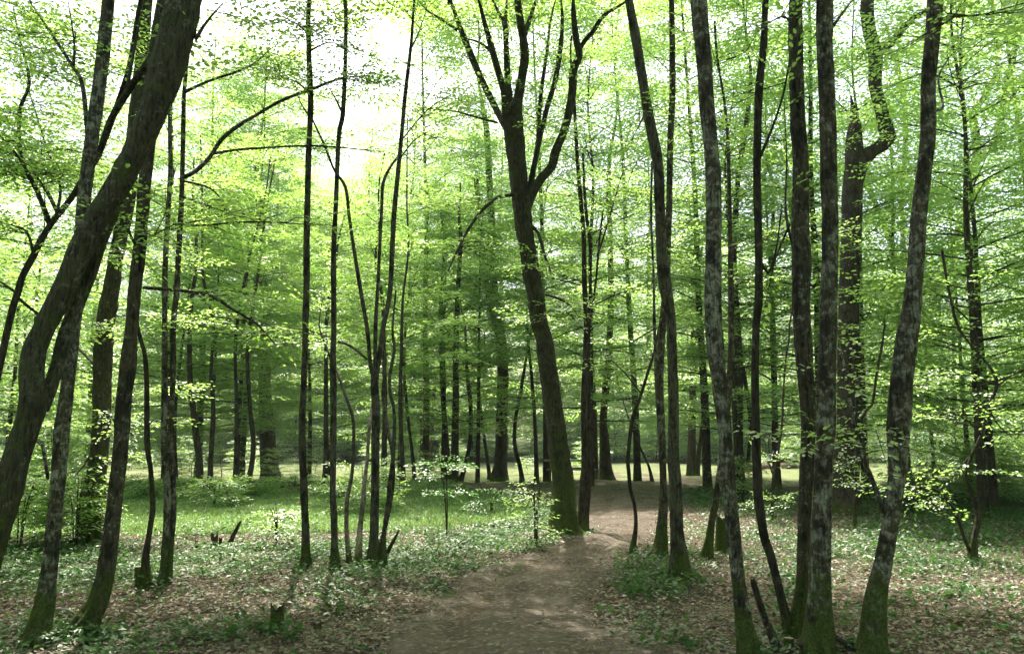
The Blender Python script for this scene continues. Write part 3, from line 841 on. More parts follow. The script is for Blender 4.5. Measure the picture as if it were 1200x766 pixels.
traced_tree('f', 'twin_tree', 'pair of pole thin stems sharing one foot by a small sawn stub', BARK_L, [
    [(192, 684, 16), (193, 660, 11), (195, 620, 9), (196, 574, 9), (192, 520, 8), (193, 450, 8), (193, 384, 7), (193, 350, 7), (194, 300, 7), (197, 250, 6), (200, 192, 6), (199, 150, 5), (201, 90, 5), (206, 20, 4)],
    [(197, 672, 10), (200, 640, 8), (203, 600, 8), (202, 560, 8), (200, 520, 8), (201, 480, 7), (203, 430, 7), (203, 384, 7), (207, 340, 7), (209, 300, 7), (212, 250, 7), (214, 192, 6), (215, 140, 6), (216, 105, 5), (222, 50, 4), (230, -4, 4)]],
    [([(215, 208, 5), (230, 200, 5), (246, 184, 5), (260, 163, 5), (280, 147, 5), (300, 135, 4), (330, 118, 4), (365, 105, 4), (400, 92, 3), (440, 88, 2)], 1.2, 0.35),
     ([(250, 180, 4), (275, 176, 3), (300, 174, 3), (370, 171, 3), (450, 178, 2)], 1.4, 0.4), ([(203, 263, 3), (235, 264, 3), (300, 260, 3), (380, 264, 2)], 1.0, 0.7),
     ([(216, 108, 4), (245, 95, 3), (275, 85, 3), (297, 75, 3), (320, 55, 2)], 1.0, 0.6), ([(214, 212, 3), (245, 220, 3), (262, 236, 2)], 0.6, 0.6), ([(213, 230, 3), (240, 240, 2), (268, 250, 2)], 1.0, 0.8)],
    H=10, crown_scale=0.8)
traced_tree('g', 'wavy_tree', 'thin wavy young tree just before the twin stems, leafless below', BARK_D, [
    [(174, 688, 12), (171, 656, 9), (175, 624, 7), (179, 594, 7), (177, 554, 6), (173, 526, 7), (172, 496, 7), (172, 454, 6), (171, 430, 6), (169, 412, 5), (164, 394, 5), (160, 370, 4), (163, 330, 3)]],
    [([(172, 500, 3), (180, 492, 2), (187, 497, 2)], 0.1, 0.6)], H=4.2, top=0)
# --- the two poles and the bunch between glade and path
traced_tree('h', 'pole_tree', 'single straight pole thin grey tree before the glade', BARK_G, [
    [(358, 664, 12), (358, 640, 10), (357, 600, 9), (356, 574, 10), (354, 500, 9), (356, 450, 8), (358, 384, 8), (359, 330, 8), (360, 250, 8), (362, 180, 7), (363, 150, 7), (364, 115, 8), (362, 60, 7), (363, -4, 6)]],
    [([(364, 110, 3), (345, 95, 2), (318, 90, 2)], -0.6, 1.2), ([(362, 60, 3), (385, 50, 2), (402, 55, 2)], -0.5, 1.0), ([(363, 40, 3), (340, 25, 2), (310, 30, 2)], -0.8, 1.3), ([(367, 142, 3), (352, 120, 2), (345, 95, 2)], 0.6, 0.5)],
    H=11, crown_scale=0.8, sprays=[(335, 25, 55, 9, -0.5), (330, 85, 45, 6, -0.3), (395, 40, 40, 5, 0.3), (440, 20, 40, 4, 0.6)])
traced_tree('i', 'pole_tree', 'straight dark pole thin tree standing beside the many stemmed bunch', BARK_G, [
    [(393, 666, 13), (392, 640, 9), (391, 600, 9), (390, 574, 8), (391, 500, 8), (390, 430, 8), (391, 384, 7), (391, 300, 7), (394, 230, 6), (397, 160, 6), (402, 130, 6), (405, 60, 5), (404, -4, 5)]],
    [([(388, 422, 3), (380, 400, 3), (374, 380, 2), (378, 350, 2)], 0.4, 0.5), ([(401, 132, 3), (390, 110, 2), (380, 95, 2)], 0.5, 1.0)],
    H=11, crown_scale=0.8)
traced_tree('j', 'bunched_tree', 'many stemmed bunch of slim wavy trunks growing from one foot', BARK_G, [
    [(438, 663, 16), (438, 640, 11), (439, 600, 10), (440, 520, 10), (441, 480, 10), (439, 445, 10), (445, 415, 7), (449, 384, 6), (457, 340, 6), (462, 250, 6), (470, 165, 5), (475, 110, 5), (482, 50, 4), (486, -4, 3)],
    [(441, 455, 6), (434, 425, 5), (430, 384, 5), (420, 325, 5), (410, 260, 4), (405, 220, 4), (392, 200, 3), (380, 170, 3), (367, 142, 2)],
    [(440, 440, 5), (440, 384, 5), (443, 330, 4), (447, 250, 4), (449, 215, 4), (458, 195, 3), (468, 182, 3)],
    [(449, 655, 8), (450, 624, 6), (455, 589, 6), (457, 564, 6), (461, 534, 5), (462, 484, 4), (457, 459, 4), (457, 439, 4), (462, 409, 4), (460, 385, 3), (464, 340, 2)],
    [(443, 645, 6), (451, 620, 5), (460, 570, 5), (460, 530, 5), (455, 506, 5), (451, 481, 5), (449, 455, 4), (452, 420, 3), (448, 395, 3)],
    [(409, 654, 6), (406, 619, 5), (407, 584, 5), (413, 550, 4), (414, 494, 4), (405, 464, 4), (397, 441, 3), (391, 425, 3)],
    [(420, 652, 7), (422, 619, 6), (426, 579, 5), (430, 540, 4), (433, 500, 4), (437, 472, 4)]],
    [([(430, 421, 3), (412, 406, 3), (397, 400, 3), (365, 388, 2), (340, 384, 2)], 0.4, 0.4), ([(480, 60, 3), (490, 40, 2), (502, 4, 2)], 0.3, 0.8), ([(470, 165, 2), (500, 130, 2), (530, 110, 1.5)], 0.8, 0.9), ([(466, 190, 2), (485, 165, 2), (510, 150, 1.5)], -0.5, 0.9)],
    H=10.5, crown_scale=0.7, sides=8)
# --- the big forked tree by the path and what stands with it
traced_tree('k', 'forked_tree', 'tall old tree in the middle, forking into a fan of heavy limbs beside the path', BARK_M, [
    [(662, 628, 38), (662, 612, 33), (661, 590, 29), (661, 574, 28), (656, 540, 26), (652, 500, 26), (647, 465, 25), (642, 430, 25), (638, 400, 23), (631, 375, 22), (625, 330, 22), (617, 285, 22), (613, 255, 24), (609, 225, 24), (606, 192, 25), (603, 160, 27), (601, 140, 27), (606, 120, 15), (610, 100, 12), (615, 65, 11), (611, 32, 10), (606, -4, 9)]],
    [([(592, 146, 12), (585, 135, 9), (575, 115, 8), (565, 95, 8), (550, 60, 8), (537, 27, 7), (527, -4, 7)], 0.9, 0.35),
     ([(596, 148, 12), (592, 130, 9), (590, 107, 8), (580, 70, 8), (570, 35, 8), (560, -4, 7)], -0.7, 0.35),
     ([(600, 146, 10), (599, 130, 8), (595, 95, 8), (593, 55, 7), (592, 30, 7), (584, 14, 5), (575, -4, 4)], 1.4, 0.35),
     ([(592, 34, 5), (593, 15, 5), (594, -4, 4)], 1.0, 0.2),
     ([(613, 45, 8), (620, 25, 7), (630, -4, 7)], 0.6, 0.3),
     ([(613, 250, 16), (620, 232, 15), (632, 212, 13), (647, 194, 12), (650, 180, 11), (662, 150, 10), (670, 112, 10), (672, 82, 10), (679, 65, 9), (675, 45, 8), (672, 15, 8), (672, -4, 7)], -0.6, 0.3),
     ([(679, 58, 6), (686, 47, 6), (695, 37, 6), (707, 19, 5), (729, 5, 4), (745, -6, 3)], -0.5, 0.3),
     ([(620, 225, 8), (626, 194, 7), (630, 175, 6), (640, 130, 6), (650, 97, 6), (656, 62, 6), (659, 25, 5), (657, -4, 5)], 0.7, 0.4),
     ([(624, 200, 5), (630, 165, 5), (634, 110, 5), (641, 60, 4), (645, 25, 4), (652, -4, 3)], 1.8, 0.7),
     ([(602, 228, 5), (590, 230, 4), (580, 233, 4), (562, 250, 4), (547, 272, 4), (537, 292, 4), (525, 317, 3)], -1.2, 0.5),
     ([(622, 264, 5), (630, 272, 4), (635, 287, 4), (640, 305, 4), (645, 317, 4)], -0.5, 0.4),
     ([(583, 144, 3), (560, 138, 3), (530, 130, 2), (500, 128, 2)], -0.8, 0.9), ([(535, 35, 4), (522, 26, 3), (500, 12, 3), (490, 0, 2)], 0.6, 0.5), ([(575, 60, 4), (562, 50, 4), (545, 45, 3)], 0.4, 0.5),
     ([(640, 345, 3), (655, 350, 3), (668, 358, 2), (676, 368, 2)], -0.6, 1.0)],
    H=15, top=2, crown_scale=1.1, sides=20, flare=0.35, leaf=0.07)
traced_tree('l', 'slender_tree', 'slim dark trunk close against the foot of the big forked tree', BARK_D, [
    [(683, 622, 15), (684, 600, 13), (684, 574, 12), (685, 540, 9), (684, 480, 8), (687, 384, 7), (685, 330, 7), (684, 280, 6), (681, 240, 6), (677, 192, 5), (674, 140, 4), (672, 100, 4)],
    [(687, 612, 7), (690, 560, 6), (690, 480, 5), (690, 400, 4), (692, 300, 4), (686, 240, 4), (683, 180, 3)]],
    [([(687, 400, 3), (697, 340, 3), (705, 260, 3), (716, 210, 2)], 0.4, 0.5), ([(700, 300, 3), (712, 262, 2), (724, 220, 2), (732, 195, 2)], 0.4, 0.8)], H=7.2, top=0, leafy=14, leafy_z=(3.2, 7.0), leafy_len=1.1)
traced_tree('m', 'curved_sapling', 'spindly bowed sapling at the path edge, bending towards the spotted pair', BARK_D, [
    [(741, 649, 7), (745, 619, 5), (744, 594, 4.5), (739, 574, 4.5), (737, 555, 5), (736, 534, 5), (741, 492, 5), (750, 466, 4), (760, 434, 4), (766, 414, 3), (772, 385, 2.5)]],
    [([(752, 462, 2), (735, 440, 2), (715, 420, 1.5)], 0.5, 0.5)], H=3.4, top=0)
traced_tree('n', 'paired_tree', 'straight grey speckled trunk with leafy weeds about its foot beside the path', BARK_G, [
    [(797, 679, 24), (796, 655, 19), (793, 620, 17), (792, 574, 16), (789, 540, 15), (789, 480, 14), (787, 384, 13), (783, 355, 15), (779, 335, 16), (776, 300, 15), (773, 240, 13), (771, 192, 14), (761, 140, 14), (754, 100, 13), (746, 50, 13), (736, -4, 11)]],
    [([(757, 130, 3), (750, 145, 2), (740, 165, 2)], 0.3, 0.7)],
    H=12, sides=14)
traced_tree('o', 'paired_tree', 'rough dark trunk with twisted foot half behind the grey speckled trunk', BARK_L, [
    [(771, 655, 22), (773, 640, 15), (777, 600, 12), (777, 560, 9), (775, 500, 10), (773, 450, 10), (775, 400, 10), (779, 350, 9), (782, 300, 9), (784, 250, 8), (785, 190, 8), (786, 150, 8), (788, 110, 8), (788, 60, 8), (787, -4, 7)],
    [(777, 648, 6), (780, 600, 5), (776, 540, 4), (770, 470, 4), (767, 384, 4), (766, 330, 3), (763, 250, 3), (764, 190, 3)]],
    [], H=12, sides=12, top=0)
# --- the row in front on the other side of the path
traced_tree('p', 'blotched_tree', 'dark trunk with pale blotches leaning out over the path, nearest of the row', BARK_L, [
    [(882, 772, 30), (874, 740, 22), (868, 700, 19), (861, 640, 18), (854, 574, 19), (849, 500, 18), (842, 440, 20), (838, 400, 22), (836, 370, 22), (836, 300, 20), (835, 200, 19), (831, 150, 19), (825, 75, 20), (819, -4, 22)]],
    [], H=9.5, sides=16)
traced_tree('q', 'curved_tree', 'slim trunk curving down to lean on the foot of the twin lichen trunks', BARK_D, [
    [(930, 748, 15), (924, 734, 12), (915, 699, 11), (903, 650, 11), (896, 630, 11), (890, 595, 12), (888, 574, 12), (886, 520, 11), (885, 450, 10), (886, 384, 10), (889, 350, 11), (889, 300, 10), (888, 250, 10), (887, 200, 10), (888, 150, 10), (890, 100, 10), (895, 50, 9), (897, -4, 8)]],
    [([(888, 190, 4), (905, 150, 3), (918, 110, 3), (925, 70, 3)], -0.3, 0.3), ([(889, 300, 4), (900, 320, 3), (910, 290, 3), (916, 240, 3)], 0.3, 0.3)], H=10, sides=12)
traced_tree('r', 'lichen_tree', 'grey lichened trunk with mossy foot, farther one of the close twin trunks', BARK_L, [
    [(931, 748, 20), (934, 725, 16), (940, 680, 15), (942, 620, 16), (944, 574, 18), (947, 500, 19), (944, 440, 21), (940, 384, 22), (938, 300, 22), (938, 250, 22), (938, 192, 20), (936, 150, 19), (934, 100, 19), (933, 50, 19), (933, -4, 18)]],
    [([(937, 40, 3), (920, 20, 3), (900, 27, 2)], -0.5, 0.8), ([(932, 300, 3), (921, 250, 3), (922, 190, 2), (920, 140, 2)], 0.4, 0.3), ([(926, 262, 3), (910, 300, 2), (900, 340, 2)], 0.3, 0.3)], H=10, sides=16)
traced_tree('s', 'lichen_tree', 'pale lichen spotted trunk with a wide mossy foot, nearer of the close twin trunks', BARK_L, [
    [(957, 766, 46), (959, 735, 36), (960, 700, 29), (961, 640, 25), (965, 574, 23), (966, 540, 23), (968, 500, 24), (969, 440, 24), (970, 384, 23), (972, 300, 21), (973, 250, 21), (971, 192, 21), (969, 100, 20), (966, 50, 20), (966, -4, 20)]],
    [([(977, 30, 4), (990, 12, 3), (1003, -4, 3)], 0.3, 0.4), ([(977, 745, 14), (985, 750, 10), (996, 758, 6), (1004, 764, 3)], 0.0, 0.0), ([(944, 752, 14), (935, 757, 9), (926, 764, 4)], -0.1, 0.0)], H=10, sides=18, flare=0.2)
traced_tree('t', 'leaning_tree', 'mossy sided trunk with a swollen elbow, leaning beside the twin lichen trunks', BARK_L, [
    [(1022, 768, 38), (1024, 740, 32), (1027, 700, 28), (1035, 660, 24), (1042, 620, 21), (1049, 574, 21), (1052, 540, 24), (1053, 505, 29), (1055, 480, 29), (1057, 440, 28), (1063, 395, 26), (1069, 350, 21), (1074, 300, 20), (1077, 250, 20), (1083, 200, 19), (1088, 155, 20), (1088, 100, 19), (1092, 50, 19), (1096, -4, 19)]],
    [([(1036, 600, 6), (1020, 557, 6), (1010, 534, 5), (1002, 504, 4), (995, 466, 4), (990, 432, 4), (984, 405, 3)], 0.8, 0.9), ([(1015, 545, 3), (1010, 490, 3), (1022, 474, 3), (1027, 441, 3), (1035, 396, 3), (1037, 370, 2)], 0.4, 0.35),
     ([(1094, 30, 4), (1110, 20, 3), (1150, 18, 3), (1190, 12, 2)], -0.8, 1.2), ([(1092, 130, 4), (1105, 125, 3), (1100, 90, 3), (1118, 60, 2)], 0.8, 0.6)],
    H=9.5, sides=18, flare=0.25, sprays=[(1150, 15, 70, 5, -0.5)])
traced_tree('u', 'contorted_tree', 'stout brown tree with crooked twisted limbs above, behind the twin lichen trunks', BARK_D, [
    [(990, 601, 34), (991, 580, 29), (993, 545, 28), (995, 500, 27), (995, 440, 25), (994, 384, 23), (997, 300, 23), (998, 250, 22), (1000, 215, 22), (1004, 195, 26), (1013, 183, 28), (1024, 176, 26), (1034, 170, 24), (1041, 160, 19), (1038, 151, 18), (1035, 140, 16), (1033, 128, 15), (1028, 112, 15), (1025, 98, 15), (1026, 75, 15), (1024, 57, 15), (1019, 37, 15), (1016, 12, 15), (1017, -4, 14)]],
    [([(1025, 68, 13), (1036, 59, 12), (1045, 50, 11), (1060, 32, 11), (1072, 20, 10), (1085, 14, 9), (1100, 8, 8)], -0.5, 0.2), ([(1024, 54, 6), (1015, 60, 5), (1008, 65, 5), (1002, 68, 4)], -0.3, 0.3), ([(1002, 200, 23), (1002, 180, 22), (1001, 165, 19), (1002, 148, 14), (1000, 130, 8), (997, 112, 4)], 0.2, 0.35)],
    H=12, sides=16, leaf=0.07, sprays=[(998, 146, 20, 3, -0.1)])
# --- farther traced trunks
FARG = dict(fine=False, leaf=0.085, sides=9, flare=0.2)
traced_tree('v', 'forest_tree', 'heavy dark trunk beyond the clearing shrubs, splitting into crooked mossy limbs', BARK_M, [
    [(1107, 545, 36), (1104, 535, 28), (1101, 525, 24), (1096, 480, 20), (1094, 440, 18), (1092, 384, 18), (1094, 350, 18), (1106, 325, 15), (1112, 308, 14), (1120, 285, 13), (1128, 262, 13), (1135, 237, 12), (1137, 212, 11), (1145, 180, 10), (1142, 150, 10), (1140, 132, 9), (1155, 112, 7), (1166, 90, 6)]],
    [([(1137, 230, 8), (1155, 214, 8), (1172, 202, 6), (1190, 190, 5)], -0.5, 0.7), ([(1146, 185, 8), (1160, 175, 8), (1172, 145, 8), (1180, 100, 8), (1187, 70, 7), (1192, 30, 6), (1195, -4, 5)], 1.0, 0.5), ([(1100, 360, 5), (1085, 330, 4), (1078, 300, 4), (1076, 260, 3)], 0.6, 0.6)],
    H=16, top=2, leafy=26, leafy_z=(4, 14), leafy_len=2.6, leafmat=LEAF2, **FARG)
traced_tree('w', 'forest_tree', 'thick dark trunk standing at the bright strip, beside the white leaved sapling', BARK_D, [
    [(585, 563, 22), (586, 550, 18), (587, 534, 15), (588, 490, 14), (589, 430, 14), (585, 384, 12), (579, 340, 10), (577, 290, 9), (575, 240, 8), (570, 150, 7)],
    [(584, 392, 9), (573, 350, 8), (567, 310, 8), (564, 270, 7), (558, 210, 6)]], [], H=16, top=2, leafy=22, leafy_z=(5.5, 14), leafy_len=2.4, **FARG)
traced_tree('x', 'forest_tree', 'dark trunk with flared foot beside the picnic table', BARK_D, [
    [(712, 563, 20), (710, 550, 15), (708, 510, 11), (707, 490, 9), (711, 440, 9), (714, 406, 8), (716, 340, 7), (714, 250, 6)]], [], H=14, top=1, leafy=24, leafy_z=(4.2, 13), leafy_len=2.3, **FARG)
traced_tree('y', 'forest_tree', 'very broad dark trunk across the glade, half hidden by pale twigs', BARK_D, [
    [(317, 561, 26), (315, 540, 21), (313, 500, 18), (311, 470, 15), (310, 400, 13), (308, 300, 10), (306, 240, 7)]], [], H=11, top=1, leafy=26, leafy_z=(3.5, 10.5), leafy_len=2.4, crown_scale=0.8, **FARG)
traced_tree('z', 'slender_tree', 'slim trunk touching the flared tree by the picnic table', BARK_D, [
    [(698, 562, 8), (698, 540, 6), (697, 484, 5), (694, 421, 4), (693, 384, 3), (692, 330, 3)]], [], H=10, top=0, leafy=16, leafy_z=(4, 10), leafy_len=1.6, **FARG)
traced_tree('ba', 'slender_tree', 'straight dark tree right behind the dark leaning blotched trunk', BARK_D, [
    [(868, 579, 14), (867, 550, 11), (866, 520, 10), (866, 460, 10), (865, 400, 9), (862, 350, 8), (860, 300, 7), (862, 250, 7), (866, 200, 6), (874, 150, 6), (880, 100, 5)]],
    [([(870, 430, 5), (877, 470, 5), (879, 500, 4), (876, 545, 4)], 0.4, 0.0)], H=13, top=1, leafy=26, leafy_z=(4, 12), leafy_len=2.0, **FARG)
traced_tree('bb', 'slanting_tree', 'short slanting mossy trunk beside the mossy stump', BARK_L, [
    [(828, 654, 14), (831, 635, 11), (834, 612, 9), (838, 590, 9), (841, 568, 8), (848, 520, 8), (853, 470, 8), (856, 420, 8), (857, 384, 8), (856, 300, 6), (854, 200, 5)]], [], H=8, top=0, leafy=14, leafy_z=(3.4, 7.5), leafy_len=1.2)
for key, lab, pts, bsh in [
    ('ca', 'taller of two slim trunks beyond the glade, beside the dead leaning trunk', [(234, 578, 9), (234, 545, 8), (230, 510, 8), (227, 484, 7), (222, 430, 6), (224, 360, 5)], 1),
    ('cb', 'thin grey trunk beyond the glade standing close to a stouter neighbour', [(246, 577, 7), (247, 540, 6), (250, 480, 5), (247, 440, 4), (250, 380, 4)], 1),
    ('cc', 'thin straight trunk beyond the glade before a bright gap', [(280, 577, 7), (277, 540, 5), (277, 474, 4), (276, 400, 4)], 1),
    ('cd', 'bent thin trunk beyond the glade next to the very broad dark trunk', [(290, 577, 7), (294, 550, 6), (297, 520, 6), (293, 476, 5), (290, 400, 4)], 1),
    ('ce', 'dark slim trunk seen just beside the straight pole by the many stemmed bunch', [(380, 571, 8), (382, 540, 7), (382, 500, 6), (382, 430, 5), (384, 360, 4)], 1),
    ('cf', 'straight slim trunk seen between the wavy stems of the bunch', [(450, 571, 8), (450, 530, 7), (451, 480, 6), (450, 420, 5), (448, 350, 4)], 1),
    ('cg', 'slim trunk with a kinked top, first past the many stemmed bunch', [(474, 573, 6), (471, 530, 5), (469, 470, 5), (470, 414, 4), (472, 350, 3)], 1),
    ('ch', 'thin leaning trunk rising above the white leaved sapling', [(486, 566, 5), (483, 530, 4), (478, 490, 4), (474, 440, 3)], 1),
    ('ci', 'thin dark straight trunk ending in leaves above the white leaved sapling', [(493, 556, 5), (494, 520, 4), (494, 470, 4), (497, 430, 3), (500, 380, 3)], 1),
    ('cj', 'dark trunk, thinner of the close pair behind the white leaved sapling', [(524, 566, 10), (524, 540, 8), (520, 480, 6), (518, 434, 6), (517, 360, 5), (520, 300, 4)], 1),
    ('ck', 'dark trunk, thicker of the close pair behind the white leaved sapling', [(532, 568, 12), (533, 520, 9), (534, 470, 8), (534, 420, 7), (536, 350, 6), (540, 280, 5)], 1),
    ('cl', 'curved thin trunk bowing out from the close pair by the bright strip', [(538, 566, 6), (545, 546, 5), (551, 514, 5), (551, 471, 5), (547, 431, 4), (545, 380, 3)], 0),
    ('cm', 'wand thin tree with bent tip beside the thick dark trunk', [(574, 562, 5), (570, 530, 4), (565, 496, 4), (561, 455, 3), (562, 438, 3), (566, 420, 2)], 0),
    ('cn', 'Y shaped thin tree between thick dark trunk and the big forked tree', [(612, 566, 6), (609, 545, 5), (603, 520, 5), (604, 490, 4), (610, 460, 4), (618, 410, 3)], 1),
    ('co', 'thin straight tree seen beside the lower trunk of the big forked tree', [(629, 566, 6), (628, 530, 5), (626, 480, 4), (622, 430, 4), (618, 390, 3)], 1),
    ('cp', 'dark slim trunk, straightest of the trio across the path by the bright strip', [(808, 558, 8), (809, 520, 7), (811, 450, 6), (812, 390, 5), (814, 300, 4)], 1),
    ('cq', 'pale thin trunk in the middle of the trio by the bright strip', [(813, 558, 7), (813, 500, 5), (815, 420, 5), (817, 350, 4)], 1),
    ('cr', 'slanting thin trunk of the trio by the bright strip', [(816, 558, 7), (820, 520, 5), (824, 490, 4), (829, 465, 3), (834, 440, 3)], 0),
    ('cs', 'small leaning sapling on the brown ground beyond the bowed sapling', [(765, 565, 4), (760, 545, 3), (752, 528, 3), (744, 510, 2)], 0),
    ('ct', 'far dark trunk in a lawn gap between slim trunk and twin lichen trunks', [(905, 530, 9), (904, 515, 8), (904, 498, 6), (903, 450, 5), (902, 400, 4)], 1),
    ('cu', 'slim tree behind the contorted tree, seen past its crooked limb', [(1061, 545, 8), (1062, 480, 7), (1061, 400, 6), (1059, 302, 6), (1057, 230, 5), (1061, 170, 6), (1060, 125, 6), (1053, 82, 5)], 1),
    ('cv', 'diagonal dark tree crossing behind the leaning trunk with the elbow', [(1078, 545, 12), (1078, 512, 11), (1075, 440, 10), (1066, 350, 9), (1051, 302, 8), (1035, 262, 7), (1022, 230, 6), (1012, 205, 5)], 1),
    ('cw', 'thin upright tree beside the heavy dark trunk beyond the shrubs', [(1119, 549, 6), (1119, 520, 5), (1118, 450, 5), (1117, 384, 4), (1115, 300, 4)], 1),
    ('cx', 'slim tree with twiggy low branches by the clearing, seen through twin stems', [(207, 570, 5), (205, 520, 4), (206, 470, 4), (214, 400, 3)], 1),
    ('cy', 'thin dark tree standing between the slim kinked trunk and the close pair', [(505, 552, 5), (506, 510, 4), (509, 450, 4), (508, 390, 3)], 1),
    ]:
    traced_tree(key, 'slender_tree', lab, BARK_D, [pts], [], H=(10.5 if pts[0][0] < 560 else 12.0) if bsh else 4.5, top=0, leafy=16 if bsh else 5, leafy_z=(3.3, 10) if bsh else (2.4, 4.3), leafy_len=1.9 if bsh else 0.9,
                leafmat=LEAF if pts[0][0] < 900 else LEAF2, fine=False, leaf=0.10, sides=7)

# small bent trees among the groundcover on the far side
traced_tree('da', 'bent_sapling', 'small crooked sapling in the groundcover with an arched side stem', BARK_D, [
    [(1140, 657, 10), (1142, 631, 8), (1146, 604, 7), (1138, 576, 5), (1132, 554, 4), (1140, 531, 4), (1150, 509, 4), (1158, 479, 4), (1168, 449, 4), (1160, 430, 3), (1150, 418, 2)]],
    [([(1139, 650, 5), (1130, 630, 4), (1120, 601, 4), (1108, 582, 3.5), (1095, 573, 3), (1075, 570, 3), (1070, 585, 2)], -0.3, 0.7), ([(1140, 531, 3), (1128, 545, 3), (1120, 552, 2)], 0.1, 0.9), ([(1158, 479, 3), (1172, 500, 2), (1186, 512, 2)], 0.2, 0.7), ([(1166, 455, 3), (1185, 440, 2), (1205, 432, 2)], -0.2, 0.7), ([(1150, 509, 3), (1130, 490, 2), (1105, 480, 2)], -0.4, 0.7), ([(1165, 450, 3), (1135, 440, 2), (1100, 438, 2)], -0.4, 0.7)],
    H=4.2, top=0, leafmat=LEAF2, leafy=4, leafy_z=(1.8, 3.6), leafy_len=0.8)
traced_tree('db', 'twiggy_sapling', 'thin twiggy sapling standing by the reddish log', BARK_D, [
    [(905, 612, 4), (905, 590, 3.5), (906, 560, 3.5), (911, 535, 3), (916, 500, 3), (918, 460, 2.5), (921, 420, 2)]], [([(907, 560, 2), (900, 540, 2), (892, 528, 1.5)], 0.1, 0.8), ([(905, 590, 2), (915, 580, 2), (924, 578, 1.5)], -0.2, 1.2)], H=4.5, top=0, leafmat=LEAF2, sprays=[(900, 592, 26, 5, 0)])
traced_tree('dc', 'twiggy_sapling', 'thin upright sapling at the foot of the stout brown tree', BARK_D, [
    [(1002, 618, 5), (1002, 590, 4.5), (1003, 560, 4), (1004, 530, 3), (1001, 500, 2.5)]], [([(1002, 560, 2), (990, 550, 2), (980, 552, 1.5)], -0.3, 1.5), ([(1003, 540, 2), (1018, 530, 2), (1030, 528, 1.5)], -0.3, 1.5)], H=2.6, top=0, leafmat=LEAF2, sprays=[(1010, 520, 34, 5, -0.2), (1000, 560, 30, 4, -0.2)])

# ------------------------------------------------------------------ trees of the wood, built once per kind and copied
def proto_tree(name, label, cat, group, height, trunk_r, z0, nb, length, leafmat, seed, nleaf=14, leaf=0.12, twig=0.85, sp=0.34, fork=0.0, bark=None):
    r_ = np.random.default_rng(seed)
    root = empty(name, label, cat, (0, 0, 0), 0, group)
    wood = Buf()
    n = 7
    q = np.linspace(0, 1, n)
    P = np.zeros((n, 4))
    P[:, 0] = np.cumsum(r_.normal(0, 0.14, n)) * q; P[:, 1] = np.cumsum(r_.normal(0, 0.14, n)) * q
    P[:, 2] = -0.2 + (height + 0.2) * q
    P[:, 3] = trunk_r * (1.1 - 0.98 * q ** 0.9)
    S = tube(wood, P, 8, 0.4, 0.05, seed, 0.4, 0, 0.0)
    fn = lambda z: np.array([np.interp(z, S[:, 2], S[:, c]) for c in range(3)])
    fol = Foliage(seed, False, nleaf, leaf, twig, 0.22)
    crown_branches(fol, wood, fn, z0, height * 0.98, nb, lambda t: length * (0.55 + 0.7 * math.sin(math.pi * min(1.0, 0.22 + 0.72 * t))) * (1 - 0.35 * t),
                   lambda t: 0.12 + 0.65 * t, r_, sp, 1.0)
    obj('trunk', wood.mesh('trunk', [bark or BARK_D], True), root)
    lb = Buf(); c = fol.build(lb)
    o = obj('crown', lb.mesh('crown', [leafmat]), root); o['kind'] = 'stuff'
    return root

G_FAR = 'trees of the wood beyond the clearing'
G_MID = 'leafy trees standing in the wood around the glade'
G_BUSH = 'leafy undergrowth shrubs along the wood edge'
L_FAR = 'leafy green tree in the wood beyond the sunlit clearing'
L_MID = 'leafy green tree of the wood around the grassy glade'
L_BUSH = 'bushy green undergrowth shrub at the foot of the wood'
tall = [proto_tree('wood_tree', L_FAR, 'tree', G_FAR, 23.0, 0.19, 2.0, 66, 3.8, LEAF, 101, 14, 0.15, 1.0, 0.36),
        proto_tree('wood_tree', L_FAR, 'tree', G_FAR, 18.0, 0.14, 1.4, 58, 3.4, LEAF2, 102, 14, 0.15, 1.0, 0.36),
        proto_tree('wood_tree', L_FAR, 'tree', G_FAR, 27.0, 0.24, 3.0, 72, 4.2, LEAF2, 103, 14, 0.16, 1.0, 0.38)]
mids = [proto_tree('wood_tree', L_MID, 'tree', G_MID, 10.5, 0.075, 1.5, 36, 2.2, LEAF, 104, 18, 0.09, 0.7, 0.23),
        proto_tree('wood_tree', L_MID, 'tree', G_MID, 15.0, 0.11, 2.0, 46, 2.7, LEAF, 105, 18, 0.095, 0.75, 0.25),
        proto_tree('wood_tree', L_MID, 'tree', G_MID, 13.0, 0.10, 1.7, 42, 2.5, LEAF2, 106, 18, 0.095, 0.75, 0.25)]
bush = [proto_tree('undergrowth_shrub', L_BUSH, 'shrub', G_BUSH, 3.2, 0.03, 0.15, 26, 1.5, LEAF, 107, 14, 0.11, 0.6, 0.26),
        proto_tree('undergrowth_shrub', L_BUSH, 'shrub', G_BUSH, 4.4, 0.04, 0.3, 30, 1.7, LEAF, 108, 14, 0.11, 0.65, 0.26)]
used = set()

def plant(proto, x, y, s, rot):
    if proto.name not in used:
        used.add(proto.name); o = proto
    else:
        o = copy_tree(proto)
    o.location = (x, y, float(hgt(x, y))); o.rotation_euler = (0, 0, rot); o.scale = (s, s, s * random.uniform(0.92, 1.08))
    return o

placed = [(v[1][0], v[1][1]) for v in TREES.values()]

def free(x, y, dmin):
    return all((x - a) ** 2 + (y - b) ** 2 > dmin * dmin for a, b in placed)

